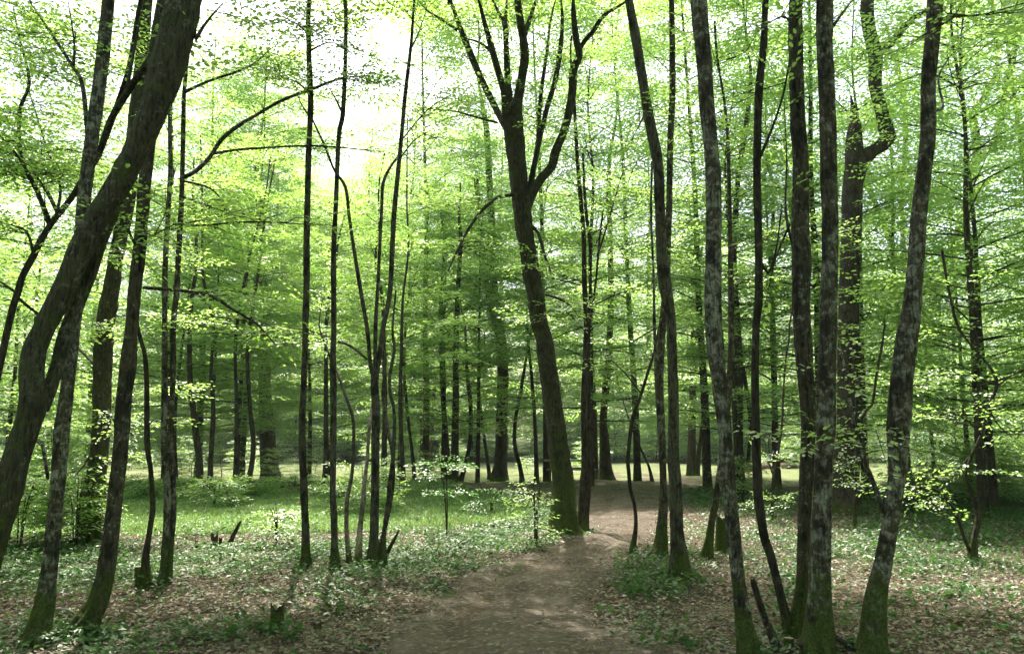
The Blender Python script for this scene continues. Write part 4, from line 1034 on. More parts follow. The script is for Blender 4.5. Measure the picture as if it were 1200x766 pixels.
def scatter(n, protos, y0, y1, dmin, smin, smax, test, spread=0.74, pad=4, relabel=None):
    k = 0
    for _ in range(n * 60):
        if k >= n: break
        y = random.uniform(y0, y1)
        hw = spread * y + pad
        x = random.uniform(-hw, hw)
        if not test(x, y) or not free(x, y, dmin): continue
        placed.append((x, y)); k += 1
        o = plant(random.choice(protos), x, y, random.uniform(smin, smax), random.uniform(0, 6.28))
        if relabel: o['label'], o['group'] = relabel

def pxof(x, y):
    return 600 + FPX * x / y

def in_gap(x, y):      # open sky over the glade
    return 290 < pxof(x, y) < 455

# wood behind the clearing: lower leafy trees and shrubs at its edge, tall trees farther back
scatter(34, mids, 53, 61, 2.0, 0.8, 1.15, lambda x, y: not 330 < pxof(x, y) < 420, relabel=(L_FAR, G_FAR))
scatter(5, mids, 53, 61, 2.0, 0.8, 1.0, lambda x, y: 330 < pxof(x, y) < 420, relabel=(L_FAR, G_FAR))
scatter(7, tall, 61, 74, 2.6, 0.7, 1.0, lambda x, y: pxof(x, y) <= 230)
scatter(15, tall, 61, 76, 3.2, 0.7, 1.0, lambda x, y: pxof(x, y) >= 440)
scatter(10, [tall[1], tall[0]], 58, 70, 2.4, 0.95, 1.15, lambda x, y: 300 < pxof(x, y) < 440)
scatter(22, tall, 76, 94, 3.6, 0.7, 0.95, lambda x, y: not in_gap(x, y))
scatter(12, [tall[1]], 70, 92, 3.0, 1.1, 1.3, in_gap)
for px, d, s_, k in [(452, 60, 1.0, 0), (485, 62, 1.15, 0), (520, 59, 1.05, 0), (556, 63, 1.2, 0), (590, 60, 1.1, 0), (312, 64, 1.2, 0), (278, 61, 1.15, 0), (240, 63, 1.2, 0), (345, 72, 1.25, 1), (380, 70, 1.15, 1), (415, 73, 1.25, 1), (440, 69, 1.35, 1)]:
    placed.append(((px - 600) / FPX * d, d)); plant(tall[k], (px - 600) / FPX * d, d, s_, random.uniform(0, 6.28))
scatter(80, bush, 51.5, 60, 1.5, 0.9, 1.5, lambda x, y: True, 0.7)
scatter(22, bush, 33, 48, 2.2, 0.2, 0.5, lambda x, y: path_dist(x, y) > 1.2, 0.7)
scatter(30, bush, 60, 75, 2.0, 1.2, 1.8, lambda x, y: True, 0.7)
# leafy trees on this side of the clearing, off the glade, the path and the table
def midtest(x, y):
    p = pxof(x, y)
    if in_gap(x, y): return False
    if 940 < p < 1120 and y < 17 or 285 < p < 350 and y < 32: return False
    if ((x + 6.6) / 8.2) ** 2 + ((y - 19.4) / 5.6) ** 2 < 1: return False
    if path_dist(x, y) < 2.2: return False
    if y < 32 and 560 < p < 860 and y < 22: return False
    if 570 < p < 860 and y < 31.5: return False
    return True
scatter(16, mids, 20.5, 31.5, 2.6, 0.9, 1.2, lambda x, y: midtest(x, y) and pxof(x, y) > 520)
scatter(8, mids, 25.5, 31.5, 2.2, 0.9, 1.1, lambda x, y: midtest(x, y) and pxof(x, y) <= 520)
scatter(10, mids, 13, 24, 2.4, 0.9, 1.15, lambda x, y: midtest(x, y) and pxof(x, y) < 150)
scatter(7, mids, 15, 24, 2.4, 0.9, 1.15, lambda x, y: midtest(x, y) and pxof(x, y) > 1010)
scatter(16, bush, 14, 30, 1.6, 0.4, 0.75, lambda x, y: midtest(x, y) and (pxof(x, y) < 90 or pxof(x, y) > 1060))
# a few leafy trees behind the fork of the big tree and over the path
for px, d, s, k in [(560, 29.5, 1.05, 0), (640, 30.5, 1.2, 1), (690, 27, 1.15, 2), (745, 30, 1.2, 1), (825, 26, 1.2, 1), (905, 27, 1.2, 2), (520, 30, 0.95, 0), (470, 31, 0.85, 2), (960, 23, 1.2, 1), (860, 22, 1.1, 0), (390, 30.5, 1.0, 0), (366, 30.8, 0.8, 2), (252, 28.5, 0.95, 0), (500, 31.5, 1.2, 1), (287, 31.8, 1.1, 1), (238, 31, 1.2, 1), (200, 27, 1.1, 1)]:
    x = (px - 600) / FPX * d
    placed.append((x, d)); plant(mids[k], x, d, s, random.uniform(0, 6.28))

# the wood around and behind the viewpoint: unseen trees, added to block blue skylight
G_BACK, L_BACK = 'unseen trees added around the viewpoint to block skylight', 'unseen tall tree of the wood around the viewpoint, added to block skylight'
first = None
for k in range(30):
    for _ in range(80):
        x, y = random.uniform(-24, 24), random.uniform(-24, 14)
        if abs(x) > 0.66 * max(y, 0) + 4.5 and free(x, y, 3.4) and math.hypot(x, y) > 4.5: break
    else:
        continue
    placed.append((x, y))
    o = copy_tree(random.choice(tall)); o['label'] = L_BACK; o['group'] = G_BACK
    o.location = (x, y, float(hgt(x, y))); sc_ = random.uniform(0.7, 0.85); o.scale = (sc_, sc_, sc_); o.rotation_euler = (0, 0, random.uniform(0, 6.28))

for px, d, s_ in [(230, 30, .55), (265, 31, .5), (180, 29, .6), (130, 30, .6), (330, 31, .42), (372, 30.5, .38), (475, 31, .4), (512, 30.5, .36), (1075, 29, .5), (1120, 30, .55), (1165, 28, .5), (1195, 30, .6), (95, 27, .6), (60, 26, .6)]:
    x = (px - 600) / FPX * d
    plant(bush[int(px) % 2], x, d, s_, random.uniform(0, 6.28))

# far-off wood, one mass
fw = Buf()
nq = 42000
X = rng.uniform(-130, 130, nq); Yf = rng.uniform(94, 125, nq)
top = 15 + 4 * np.sin(X * 0.21) + 2.5 * np.sin(X * 0.53 + 1)
Z = hgt(X, Yf) + top * rng.beta(1.2, 1.1, nq)
dirs = rng.normal(0, 1, (nq, 3)); dirs /= np.linalg.norm(dirs, axis=1)[:, None]
sd2 = np.cross(dirs, rng.normal(0, 1, (nq, 3))); sd2 /= np.linalg.norm(sd2, axis=1)[:, None]
sz = rng.uniform(0.35, 0.75, nq)[:, None]
C = np.stack([X, Yf, Z], 1)
V = np.stack([C - dirs * sz * 0.5, C + sd2 * sz * 0.32, C + dirs * sz * 0.5, C - sd2 * sz * 0.32], 1)
fw.add(V.reshape(-1, 3), np.arange(nq)[:, None] * 4 + np.array([[0, 1, 2, 3]]), 0, tint=rng.uniform(0, 0.8, nq))
tag(obj('far_woodland', fw.mesh('far_woodland', [LEAF2])), 'hazy mass of far woodland closing the view', 'woodland', kind='stuff')

# ------------------------------------------------------------------ saplings and shrubs one can tell apart
def sapling(name, label, px, py, h_px, w_px, nst, dens, leafmat=LEAF2, cat='sapling', leaf=0.06, lowest=0.25):
    g0 = ground_at(px, py)
    d = g0[1]
    H = h_px / FPX * d; W = w_px / FPX * d * 0.5
    root = empty(name, label, cat, g0)
    seed = int(px * 3 + py)
    r_ = np.random.default_rng(seed)
    fol = Foliage(seed, d < 20, 12, leaf, 0.34, 0.08, True)
    for k in range(nst):
        a = r_.uniform(0, 6.28); lean = r_.uniform(0.1, 0.45)
        tp = np.array([math.cos(a) * W * lean, math.sin(a) * W * lean, H * r_.uniform(0.75, 1.0)])
        P = np.array([[0.02 * math.cos(a), 0.02 * math.sin(a), -0.05, 0.012], [tp[0] * 0.3, tp[1] * 0.3, H * 0.4, 0.010], [tp[0] * 0.7, tp[1] * 0.7, H * 0.7, 0.007], [*tp, 0.003]])
        wb = Buf()
        S = tube(wb, P, 5, 0.2, 0.05, seed + k)
        obj('stem', wb.mesh('stem', [BARK_D], True), root)
        nb = int(dens)
        for j in range(nb):
            t = lowest + (1 - lowest) * (j + r_.uniform(0, 1)) / nb
            p0 = S[min(len(S) - 1, int(t * (len(S) - 1))), :3]
            az = r_.uniform(0, 6.28); L = W * r_.uniform(0.5, 1.0) * (1.1 - 0.5 * t); e = r_.normal(0.12, 0.15)
            dd = np.array([math.cos(az) * math.cos(e), math.sin(az) * math.cos(e), math.sin(e)])
            fol.along(np.stack([p0 + dd * L * q - np.array([0, 0, 0.12 * L * q * q]) for q in (0, 0.33, 0.66, 1)]), 0.10, 1.0, 0.1)
    lb = Buf(); fol.build(lb)
    o = obj('foliage', lb.mesh('foliage', [leafmat, BARK_D]), root); o['kind'] = 'stuff'
    return root

SHINY = leaf_mat('leaf_pale_shiny', (0.04, 0.08, 0.032), (0.07, 0.11, 0.05), (0.07, 0.16, 0.035), (0.12, 0.23, 0.06), 0.009, 0.42)
sapling('leafy_sapling', 'sapling with white shining leaves in front of the bright strip', 525, 630, 115, 80, 3, 4, SHINY, leaf=0.06, lowest=0.45)
sapling('leafy_sapling', 'low pale sapling spreading its leaves on the brown mound', 575, 600, 30, 70, 3, 3, SHINY, leaf=0.06)
sapling('leafy_shrub', 'bright green twiggy shrub against the foot of the big forked tree', 628, 640, 80, 50, 4, 4, LEAF, 'shrub')
sapling('leafy_shrub', 'twiggy green shrub between the straight pole and the dead stake', 325, 640, 55, 50, 4, 4, LEAF, 'shrub')
sapling('leafy_shrub', 'dark leafy shrub at the foot of the broad mossy trunk', 88, 640, 95, 80, 5, 10, LEAF2, 'shrub')
sapling('leafy_shrub', 'pale leaved shrub on the brown bank beyond the glade', 250, 592, 40, 70, 3, 9, LEAF, 'shrub', 0.08)
sapling('leafy_shrub', 'light leaved shrub before the foot of the heavy dark trunk', 1085, 560, 60, 110, 4, 14, SHINY, 'shrub', 0.08)
sapling('leafy_shrub', 'deep green shrub in the gap behind the blotched leaning trunk', 872, 588, 60, 56, 4, 12, LEAF2, 'shrub')
sapling('leafy_shrub', 'grey green shrub behind the elbow of the leaning trunk', 1075, 600, 66, 80, 4, 12, SHINY, 'shrub')
sapling('leafy_shrub', 'wide green shrub beyond the small crooked sapling', 1160, 590, 70, 130, 5, 12, LEAF2, 'shrub', 0.075)
sapling('leafy_shrub', 'thin green shrub in the grass beside the many stemmed bunch', 425, 600, 70, 100, 4, 9, LEAF, 'shrub', 0.07)
sapling('leafy_shrub', 'shadowy green shrub at the picture edge behind the leaning trunks', 22, 640, 90, 110, 5, 12, LEAF2, 'shrub')
sapling('leafy_shrub', 'bushy green shrub between the broad mossy trunk and the slim dark one', 60, 600, 120, 120, 5, 12, LEAF2, 'shrub', 0.075)
for px, py, h, w in [(345, 578, 26, 80), (395, 579, 22, 80), (212, 582, 22, 80), (170, 582, 26, 70), (440, 578, 20, 60), (300, 580, 20, 50)]:
    r = sapling('bank_shrub', 'low green shrub on the dark bank at the back of the glade', px, py, h, w, 3, 9, LEAF, 'shrub', 0.085, 0.1)
    r['group'] = 'low shrubs on the bank behind the glade'

# ------------------------------------------------------------------ stumps, dead wood, table
def stump(name, label, px, py, h_px, w_px, mat, seed, lean=(0, 0), jag=0.25, cat='stump', cut=False, moss=True):
    g0 = ground_at(px, py)
    d = g0[1]; h = h_px / FPX * d; r = 0.5 * w_px / FPX * d
    root = empty(name, label, cat, g0)
    r_ = np.random.default_rng(seed)
    ns, nr = 16, 8
    th = np.arange(ns) * 2 * math.pi / ns
    V = []; hg = []
    prof = 1 + 0.10 * np.sin(2 * th + r_.uniform(0, 6)) + 0.08 * np.sin(3 * th + r_.uniform(0, 6)) + 0.05 * np.sin(7 * th)
    topz = 1 + (0 if cut else jag) * (0.6 * np.sin(2 * th + 1) + r_.uniform(-0.5, 0.5, ns))
    for k in range(nr + 1):
        t = k / nr
        rr = r * prof * (1 + 0.5 * math.exp(-t * 6)) * (1 - 0.12 * t) * (1 + r_.normal(0, 0.02, ns))
        z = -0.08 + (h * topz + 0.08) * t
        V.append(np.stack([rr * np.cos(th) + lean[0] * t * h, rr * np.sin(th) + lean[1] * t * h, z], 1)); hg.append(np.maximum(z, 0) + (0 if moss else 3))
    # hollow or sawn top
    zin = h * (1.0 if cut else 0.72)
    for f, dz in ((0.72, 0.0), (0.35, -0.02 * (not cut))):
        V.append(np.stack([r * f * prof * np.cos(th) * 0.9 + lean[0] * h, r * f * prof * np.sin(th) * 0.9 + lean[1] * h, np.full(ns, zin + dz)], 1)); hg.append(np.full(ns, 9.0))
    n = len(V)
    V = np.vstack(V); hg = np.concatenate(hg)
    i = np.arange(n - 1)[:, None] * ns; j = np.arange(ns)[None, :]; j2 = (j + 1) % ns
    F = np.stack([i + j, i + j2, i + ns + j2, i + ns + j], -1).reshape(-1, 4)
    side = F[: nr * ns]; topf = F[nr * ns:]
    b = Buf(); b.add(V, side, 0, hg=hg)
    obj('stump_side', b.mesh('stump_side', [mat], True), root)
    c0 = (n - 1) * ns
    capf = np.array([[c0 + a, c0 + a + 1, c0 + a + 2, c0 + min(a + 3, ns - 1)] for a in range(0, 1)])
    fan = np.array([[c0, c0 + q, c0 + q + 1, c0 + q + 2] for q in range(1, ns - 2, 2)])
    b2 = Buf(); b2.add(V, np.vstack([topf, fan]), 0, hg=hg)
    used_, inv_ = np.unique(np.concatenate(b2.f).ravel(), return_inverse=True)
    b2.v = [np.concatenate(b2.v)[used_]]; b2.h = [np.concatenate(b2.h)[used_]]; b2.f = [inv_.reshape(-1, 4).astype(np.int32)]
    obj('broken_top' if not cut else 'sawn_top', b2.mesh('top', [WOOD_CUT if cut else ROT], True), root)
    return root

stump('tree_stump', 'small rotten mossy stump among ivy leaves on the foreground litter', 324, 742, 30, 17, BARK_M, 1)
stump('tree_stump', 'short sawn stub at the foot of the wavy thin tree', 163, 689, 24, 8, BARK_L, 2, (-0.12, 0), 0.05, cut=True)
stump('tree_stump', 'tall mossy stump half behind the blotched leaning trunk', 846, 646, 38, 17, BARK_M, 3, (0.05, 0))
stump('tree_stump', 'ragged dark stump with a pale side, beside the leaning dead stake', 251, 642, 15, 8, ROT, 4)
stump('tree_stump', 'tiny dark pointed stump farthest from the leaning dead stake', 231, 643, 10, 4, ROT, 5, (-0.1, 0))
stump('tree_stump', 'slim dark stub between the ragged stump and the dead stake', 258, 640, 10, 4, ROT, 6)
stump('tree_stump', 'small sawn off stub at the mossy foot of the twin lichen trunks', 925, 764, 16, 12, BARK_M, 7, cut=True)
stump('tree_stump', 'low brown rotten stump remnant in the litter near the mossy stump', 372, 738, 8, 9, ROT, 8)

def stick(name, label, pts, mat, cat='branch', d_add=0.0, group=None, sides=7):
    g0 = ground_at(pts[0][0], pts[0][1])
    P = px_path(pts, g0[1], g0[1] + d_add)
    P[0, 2] -= 0.03
    b = Buf(); tube(b, P, sides, 0.08, 0.07, int(pts[0][0]), org=g0)
    o = obj(name, b.mesh(name, [mat], True), None, g0)
    tag(o, label, cat, group)
    return o

def lying(name, label, pts, r, mat, cat='branch'):
    """a stick lying on the ground through photo pixels"""
    rows = []
    for k, (px, py, up) in enumerate(pts):
        p = ground_at(px, py); rows.append([p[0], p[1], p[2] + up, r * (1 - 0.6 * k / len(pts))])
    g0 = np.array(rows[0][:3])
    b = Buf(); tube(b, np.array(rows), 6, 0.06, 0.08, int(pts[0][0]), org=g0)
    o = obj(name, b.mesh(name, [mat], True), None, g0)
    tag(o, label, cat)
    return o

stick('dead_stake', 'dark dead stake leaning in the weeds before the glade', [(268, 641, 6), (272, 630, 5.5), (277, 620, 4.5), (282, 610, 2.5)], ROT, 'dead branch')
stick('broken_stem', 'short broken stem leaning among the roots between blotched and curved trunks', [(913, 766, 15), (907, 748, 12), (898, 728, 9), (890, 704, 8), (883, 682, 7), (882, 678, 5)], BARK_L, 'dead branch')
stick('broken_stem', 'thin dead stub slanting out of the foot of the many stemmed bunch', [(450, 655, 6), (456, 643, 5), (464, 628, 3.5), (468, 620, 2)], BARK_D, 'dead branch')
lying('dead_branch', 'pale bare dead branch lying at the foot of the curved blotchy trunk', [(62, 727, 0.10), (80, 733, 0.13), (100, 741, 0.09), (118, 747, 0.06), (137, 752, 0.03)], 0.016, STICK, 'dead branch')
stick('dead_twig', 'pale curved dead twig arching over the groundcover', [(1101, 641, 2.5), (1099, 632, 2.5), (1094, 622, 2.2), (1086, 615, 1.8)], STICK, 'dead branch')
lying('dead_twig', 'bare forked twig lying on the path litter', [(613, 742, 0.02), (625, 735, 0.03), (636, 731, 0.02)], 0.010, STICK, 'twig')
lying('dead_twig', 'long thin stick lying in litter near the twin lichen trunks', [(975, 752, 0.03), (990, 755, 0.04), (1010, 757, 0.02)], 0.009, STICK, 'twig')
lying('fallen_log', 'reddish brown log lying on the bright far strip', [(871, 552, 0.16), (885, 551, 0.17), (905, 550, 0.16), (935, 549, 0.16)], 0.22, LOGRED, 'log')

def picnic_table(px, py, rot):
    g0 = ground_at(px, py)
    root = empty('picnic_table', 'weathered wooden picnic table half behind the big forked tree', 'picnic table', g0, rot)
    def box(name, c, s, mat=WOOD_OLD, tilt=0.0):
        x, y, z = (v * 0.5 for v in s)
        V = np.array([[a * x, b * y, c_ * z] for c_ in (-1, 1) for b in (-1, 1) for a in (-1, 1)], float)
        ca, sa = math.cos(tilt), math.sin(tilt)
        V = np.stack([V[:, 0], V[:, 1] * ca - V[:, 2] * sa, V[:, 1] * sa + V[:, 2] * ca], 1) + np.array(c)
        F = [[0, 2, 3, 1], [4, 5, 7, 6], [0, 1, 5, 4], [2, 6, 7, 3], [0, 4, 6, 2], [1, 3, 7, 5]]
        b = Buf(); b.add(V, F)
        return obj(name, b.mesh(name, [mat]), root)
    for k in range(5):
        box('tabletop_plank', (0, -0.31 + 0.155 * k, 0.745), (1.75, 0.145, 0.05))
    for sgn in (-1, 1):
        for k in range(2):
            box('bench_plank', (0, sgn * (0.62 + 0.14 * k), 0.45), (1.75, 0.13, 0.05))
    for x in (-0.62, 0.62):
        box('crossbar', (x, 0, 0.685), (0.06, 0.74, 0.07)); box('seat_support', (x + 0.065, 0, 0.39), (0.06, 1.55, 0.07))
        for sgn in (-1, 1):
            box('leg', (x, sgn * 0.42, 0.34), (0.06, 0.09, 0.78), WOOD_OLD, sgn * 0.42)
    return root
picnic_table(667, 564, 0.06)

# ------------------------------------------------------------------ plants in the foreground one can tell apart, leaf by leaf
def big_leaf(L, W, r_):
    b = Buf()
    t = np.linspace(0, 1, 6); w = W * np.array([0.05, 0.36, 0.5, 0.44, 0.26, 0.02])
    dz = -0.25 * L * t ** 2
    mid = np.stack([t * L, 0 * t, dz], 1)
    lf = np.stack([t * L, w, dz + 0.25 * w], 1); rt = np.stack([t * L, -w, dz + 0.25 * w], 1)
    V = np.vstack([mid, lf, rt])
    F = [[k, k + 1, k + 7, k + 6] for k in range(5)] + [[k, k + 12, k + 13, k + 1] for k in range(5)]
    b.add(V, F, 0, tint=np.full(10, r_))
    return b.mesh('leaf', [HERB])
LEAFM = [big_leaf(0.095, 0.085, 0.2), big_leaf(0.12, 0.10, 0.5), big_leaf(0.08, 0.07, 0.85)]

def low_plant(label, px, py, n, rad, seed, high=0.12, cat='plant', name='low_plant'):
    g0 = ground_at(px, py)
    root = empty(name, label, cat, g0)
    r_ = random.Random(seed)
    sb = Buf()
    for k in range(n):
        a = r_.uniform(0, 6.28); rr = rad * math.sqrt(r_.uniform(0.02, 1)); z = r_.uniform(0.25, 1.0) * high
        x, y = rr * math.cos(a), rr * math.sin(a)
        zz = float(hgt(g0[0] + x, g0[1] + y)) - g0[2]
        o = obj('leaf', LEAFM[k % 3], root, (x, y, zz + z))
        o.rotation_euler = (r_.gauss(0, 0.25), r_.gauss(-0.1, 0.25), a + r_.gauss(0, 0.7))
        s = r_.uniform(0.6, 1.05); o.scale = (s, s, s)
        tube(sb, np.array([[x * 0.6, y * 0.6, zz - 0.02, 0.002], [x * 0.8, y * 0.8, zz + z * 0.6, 0.0018], [x, y, zz + z, 0.0015]]), 3, 1.0, 0)
    o = obj('stalk', sb.mesh('stalk', [HERB], True), root); o['kind'] = 'stuff'
    return root
PL = [('ivy plant with dark leaves wrapped about the small rotten stump', 331, 752, 20, 0.16, 0.16, 'ivy_plant'),
      ('clump of broad leaves just behind the low rotten remnant', 405, 717, 18, 0.20, 0.13, 'low_plant'),
      ('spray of weeds growing at the grey speckled trunk foot', 803, 690, 20, 0.22, 0.20, 'low_plant'),
      ('clump of green weeds beside the path near the grey speckled trunk', 755, 695, 22, 0.28, 0.14, 'low_plant'),
      ('pale broad leaved plant at the bottom edge near the blotched trunk', 800, 758, 16, 0.18, 0.10, 'low_plant'),
      ('tiny seedling alone on the path side litter', 755, 738, 7, 0.07, 0.07, 'low_plant'),
      ('low weed clump at the foot of the slim trunk behind the leaning tree', 38, 748, 20, 0.22, 0.18, 'low_plant'),
      ('weed clump beside the pale bare dead branch', 100, 752, 16, 0.25, 0.12, 'low_plant'),
      ('light green weed patch on the litter by the small stump', 295, 738, 16, 0.2, 0.09, 'low_plant'),
      ('mossy weed tuft at the foot of the trunk with the elbow', 1018, 762, 16, 0.14, 0.12, 'low_plant'),
      ('bright weed tuft in litter beyond the leaning trunk with the elbow', 1055, 708, 12, 0.18, 0.10, 'low_plant'),
      ('flat green rosette on the litter across from the crooked sapling', 1115, 702, 16, 0.24, 0.07, 'low_plant'),
      ('low leafy clump at the brown bottom edge by the pale dead branch', 135, 762, 18, 0.24, 0.10, 'low_plant')]
for k, (lab, px, py, n, rad, hi, nm) in enumerate(PL):
    low_plant(lab, px, py, n, rad, k, hi, 'ivy' if nm == 'ivy_plant' else 'plant', nm)

# ------------------------------------------------------------------ loose stuff of the ground: herbs, grass, dry leaves, sticks
def ground_samples(n, y_far, seed, bias=1.0):
    r_ = np.random.default_rng(seed)
    y = 4.2 + (y_far - 4.2) * r_.uniform(0, 1, n) ** bias
    x = r_.uniform(-1, 1, n) * (0.66 * y + 1.0)
    return x, y, r_

def lay_leaves(name, label, cat, x, y, r_, size, mat, lift, tilt, asp=0.32, fine=False):
    n = len(x)
    z = hgt(x, y) + lift
    az = r_.uniform(0, 6.28, n); el = r_.normal(0, tilt, n)
    d = np.stack([np.cos(az) * np.cos(el), np.sin(az) * np.cos(el), np.sin(el)], 1)
    up = np.stack([r_.normal(0, tilt, n), r_.normal(0, tilt, n), np.ones(n)], 1)
    s_ = np.cross(up, d); s_ /= np.linalg.norm(s_, axis=1)[:, None]
    nr = np.cross(d, s_)
    L = size[:, None]
    b = np.stack([x, y, z], 1) - d * L * 0.5
    V = np.stack([b, b + d * 0.45 * L + s_ * asp * L + nr * 0.10 * L, b + d * L, b + d * 0.45 * L - s_ * asp * L + nr * 0.10 * L], 1)
    bf = Buf(); bf.add(V.reshape(-1, 3), np.arange(n)[:, None] * 4 + np.array([[0, 1, 2, 3]]), 0, tint=np.clip(r_.normal(0.35, 0.28, n), 0, 1))
    o = obj(name, bf.mesh(name, [mat]))
    tag(o, label, cat, kind='stuff')
    return o

def px_of(x, y):
    z = hgt(x, y)
    a, b, _ = project(np.stack([x, y, z], 1))
    return a, b

# ivy and herbs
x, y, r_ = ground_samples(420000, 27, 31, 1.25)
pa, pb = px_of(x, y)
dens = green_px(pa, pb)
clump = 0.5 + 0.5 * np.sin(2.3 * x + 1.9 * y) * np.sin(3.1 * y - 1.7 * x + 1) + 0.35 * np.sin(6.5 * x + 2) * np.sin(7.1 * y)
dens = dens * np.clip(-0.05 + 1.15 * clump, 0, 1.15)
dens = np.where(path_dist(x[:1], y[:1])[0] < 0, 0, dens)
kp = r_.uniform(0, 1, len(x)) < dens * 0.75
x, y = x[kp], y[kp]
pd = path_dist(x, y)
kp = (pd > 0.92 + 0.28 * np.sin(5 * x) * np.sin(4 * y)) & ~(((((x + 6.4) / 7.4) ** 2 + ((y - 18.9) / 5.0) ** 2) < 1) & (r_.uniform(0, 1, len(x)) > 0.06))
x, y = x[kp], y[kp]
def round_feet(per, reach, r_):
    X, Yv = [], []
    for rt, g0, mn in TREES.values():
        if g0[1] > 16: continue
        rb = float(mn[min(4, len(mn) - 1), 3]); n = int(per * (0.5 + 6 * rb))
        a = r_.uniform(0, 6.28, n); d = rb * 1.1 + np.abs(r_.normal(0, reach, n))
        X.append(g0[0] + d * np.cos(a)); Yv.append(g0[1] + d * np.sin(a))
    return np.concatenate(X), np.concatenate(Yv)
fx, fy = round_feet(34, 0.22, r_)
x = np.concatenate([x, fx]); y = np.concatenate([y, fy])
lay_leaves('groundcover', 'ivy and low green herbs carpeting the forest floor', 'ground cover', x, y, r_, r_.uniform(0.032, 0.085, len(x)) * (0.8 + 0.014 * y), HERB,
           0.02 + 0.16 * r_.uniform(0, 1, len(x)) ** 1.5 * (0.7 + 0.5 * np.sin(1.7 * x) * np.sin(1.3 * y)), 0.38, 0.36)
print('herb leaves', len(x))

# grass of the glade
n = 60000
r_ = np.random.default_rng(5)
a = r_.uniform(0, 6.28, n); q = np.sqrt(r_.uniform(0, 1, n))
x = -6.4 + 7.6 * q * np.cos(a); y = 18.9 + 5.4 * q * np.sin(a)
z = hgt(x, y) + 0.015
az = r_.uniform(0, 6.28, n); h = r_.uniform(0.015, 0.05, n) * (1 + 0.9 * np.clip(np.sin(1.9 * x + 1) * np.sin(2.3 * y), 0, 1)) * np.where(q > 0.88, 1.4, 1.0)
w = 0.012
sx, sy = np.cos(az) * w, np.sin(az) * w
tx, ty = r_.normal(0, 0.03, n), r_.normal(0, 0.03, n)
V = np.stack([np.stack([x - sx, y - sy, z], 1), np.stack([x + sx, y + sy, z], 1), np.stack([x + tx + sx * .2, y + ty + sy * .2, z + h], 1), np.stack([x + tx - sx * .2, y + ty - sy * .2, z + h], 1)], 1)
bf = Buf(); bf.add(V.reshape(-1, 3), np.arange(n)[:, None] * 4 + np.array([[0, 1, 2, 3]]), 0, tint=r_.uniform(0, 1, n))
tag(obj('grass', bf.mesh('grass', [GRASS])), 'short grass of the glade', 'grass', kind='stuff')

# dry leaves on floor and path
x, y, r_ = ground_samples(130000, 20, 77, 1.45)
pd = path_dist(x, y)
kp = r_.uniform(0, 1, len(x)) < np.where(pd < 0.45, 0.16, np.where(pd < 0.85, 0.2 + 0.8 * (pd - 0.45) / 0.4, 0.95))
kp &= ~((((x + 6.6) / 7.0) ** 2 + ((y - 19.4) / 4.2) ** 2) < 1)
x, y = x[kp], y[kp]
fx, fy = round_feet(70, 0.25, r_)
x = np.concatenate([x, fx]); y = np.concatenate([y, fy])
lay_leaves('leaf_litter', 'dry brown fallen leaves strewn over floor and path', 'leaf litter', x, y, r_, r_.uniform(0.016, 0.060, len(x)) * np.where(path_dist(x, y) < 0.8, 0.6, 1.0), LITTER, 0.018, 0.28, 0.3)
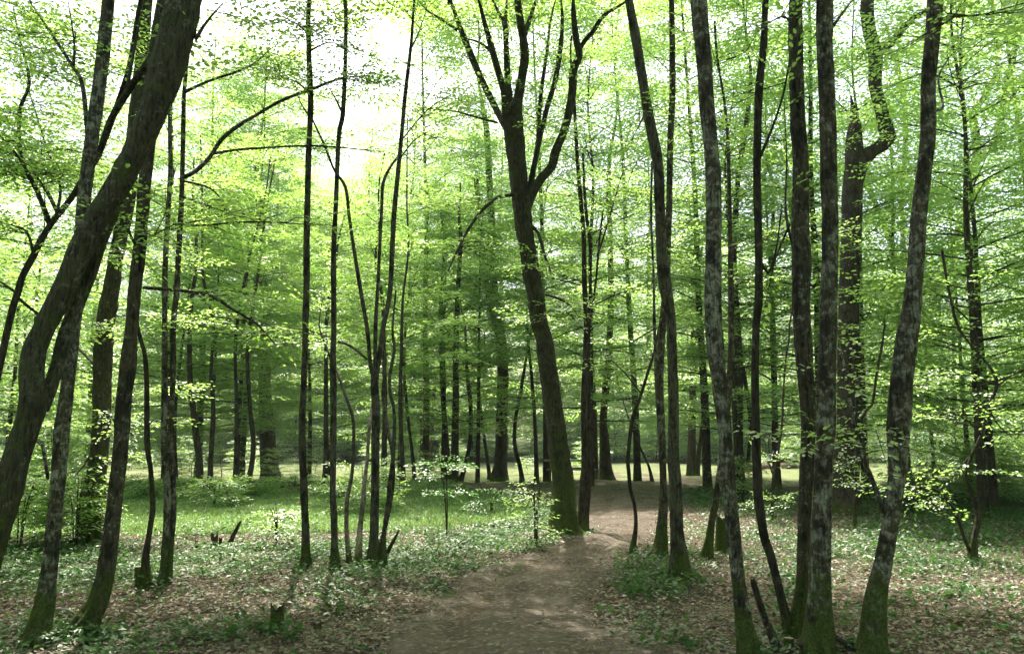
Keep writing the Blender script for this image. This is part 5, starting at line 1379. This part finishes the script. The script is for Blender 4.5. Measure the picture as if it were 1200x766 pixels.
# small stones trodden into the path
st = Buf()
r_ = np.random.default_rng(41)
ico = np.array([[0, 0, 1], [1, 0, 0], [0, 1, 0], [-1, 0, 0], [0, -1, 0], [0, 0, -1]], float)
icf = np.array([[0, 1, 2, 2], [0, 2, 3, 3], [0, 3, 4, 4], [0, 4, 1, 1]])
for _ in range(420):
    k = r_.integers(0, len(PATH_S)); yy = PATH_S[k, 1] + r_.normal(0, 0.2); xx = PATH_S[k, 0] + r_.uniform(-1, 1) * PATH_S[k, 3]
    if not 4 < yy < 16: continue
    V = ico * np.array([r_.uniform(.008, .028), r_.uniform(.008, .022), r_.uniform(.006, .014)]) * r_.uniform(0.8, 1.15, (6, 1))
    a = r_.uniform(0, 6.28); V = V @ np.array([[math.cos(a), -math.sin(a), 0], [math.sin(a), math.cos(a), 0], [0, 0, 1]])
    st.add(V + np.array([xx, yy, float(hgt(xx, yy)) + 0.035]), np.array([[0, 1, 2, 0], [0, 2, 3, 0], [0, 3, 4, 0], [0, 4, 1, 0]])[:, [0, 1, 2, 2]] * 0 + np.array([[1, 2, 0, 4], [3, 4, 0, 2], [1, 2, 5, 4], [3, 4, 5, 2]]))
tag(obj('pebbles', st.mesh('pebbles', [WOOD_OLD])), 'small stones trodden into the path', 'stones', kind='stuff')
# sticks
sb = Buf()
x, y, r_ = ground_samples(420, 13, 99, 1.0)
for k in range(len(x)):
    a = r_.uniform(0, 6.28); L = r_.uniform(0.08, 0.40)
    P = []
    for q in (-0.5, 0, 0.5):
        xx, yy = x[k] + math.cos(a) * L * q + r_.normal(0, 0.01), y[k] + math.sin(a) * L * q + r_.normal(0, 0.01)
        P.append([xx, yy, float(hgt(xx, yy)) + 0.02, r_.uniform(0.002, 0.006)])
    tube(sb, np.array(P), 4, 0.2, 0.0)
tag(obj('fallen_twigs', sb.mesh('fallen_twigs', [STICK], True)), 'small broken twigs scattered over the litter', 'twigs', kind='stuff')

# ------------------------------------------------------------------ light haze of the humid wood
hz = Buf()
V = np.array([[x, y, z] for z in (-1.5, 45.0) for y in (-40.0, 140.0) for x in (-150.0, 150.0)], float)
hz.add(V, [[0, 2, 3, 1], [4, 5, 7, 6], [0, 1, 5, 4], [2, 6, 7, 3], [0, 4, 6, 2], [1, 3, 7, 5]])
hm, nt, N, L = new_mat('haze')
pv = N.new('ShaderNodeVolumePrincipled'); pv.inputs['Color'].default_value = (0.9, 0.95, 0.95, 1); pv.inputs['Density'].default_value = 0.0006
pv.inputs['Anisotropy'].default_value = 0.3
ho = N.new('ShaderNodeOutputMaterial'); L.new(pv.outputs[0], ho.inputs['Volume'])
tag(obj('haze', hz.mesh('haze', [hm])), 'thin pale haze in the air of the wood', 'haze', kind='stuff')

tri = 0
seen = set()
for o in col.objects:
    if o.type == 'MESH' and o.data.name not in seen:
        seen.add(o.data.name); tri += 2 * len(o.data.polygons)
print('objects', len(col.objects), 'unique triangles', tri)
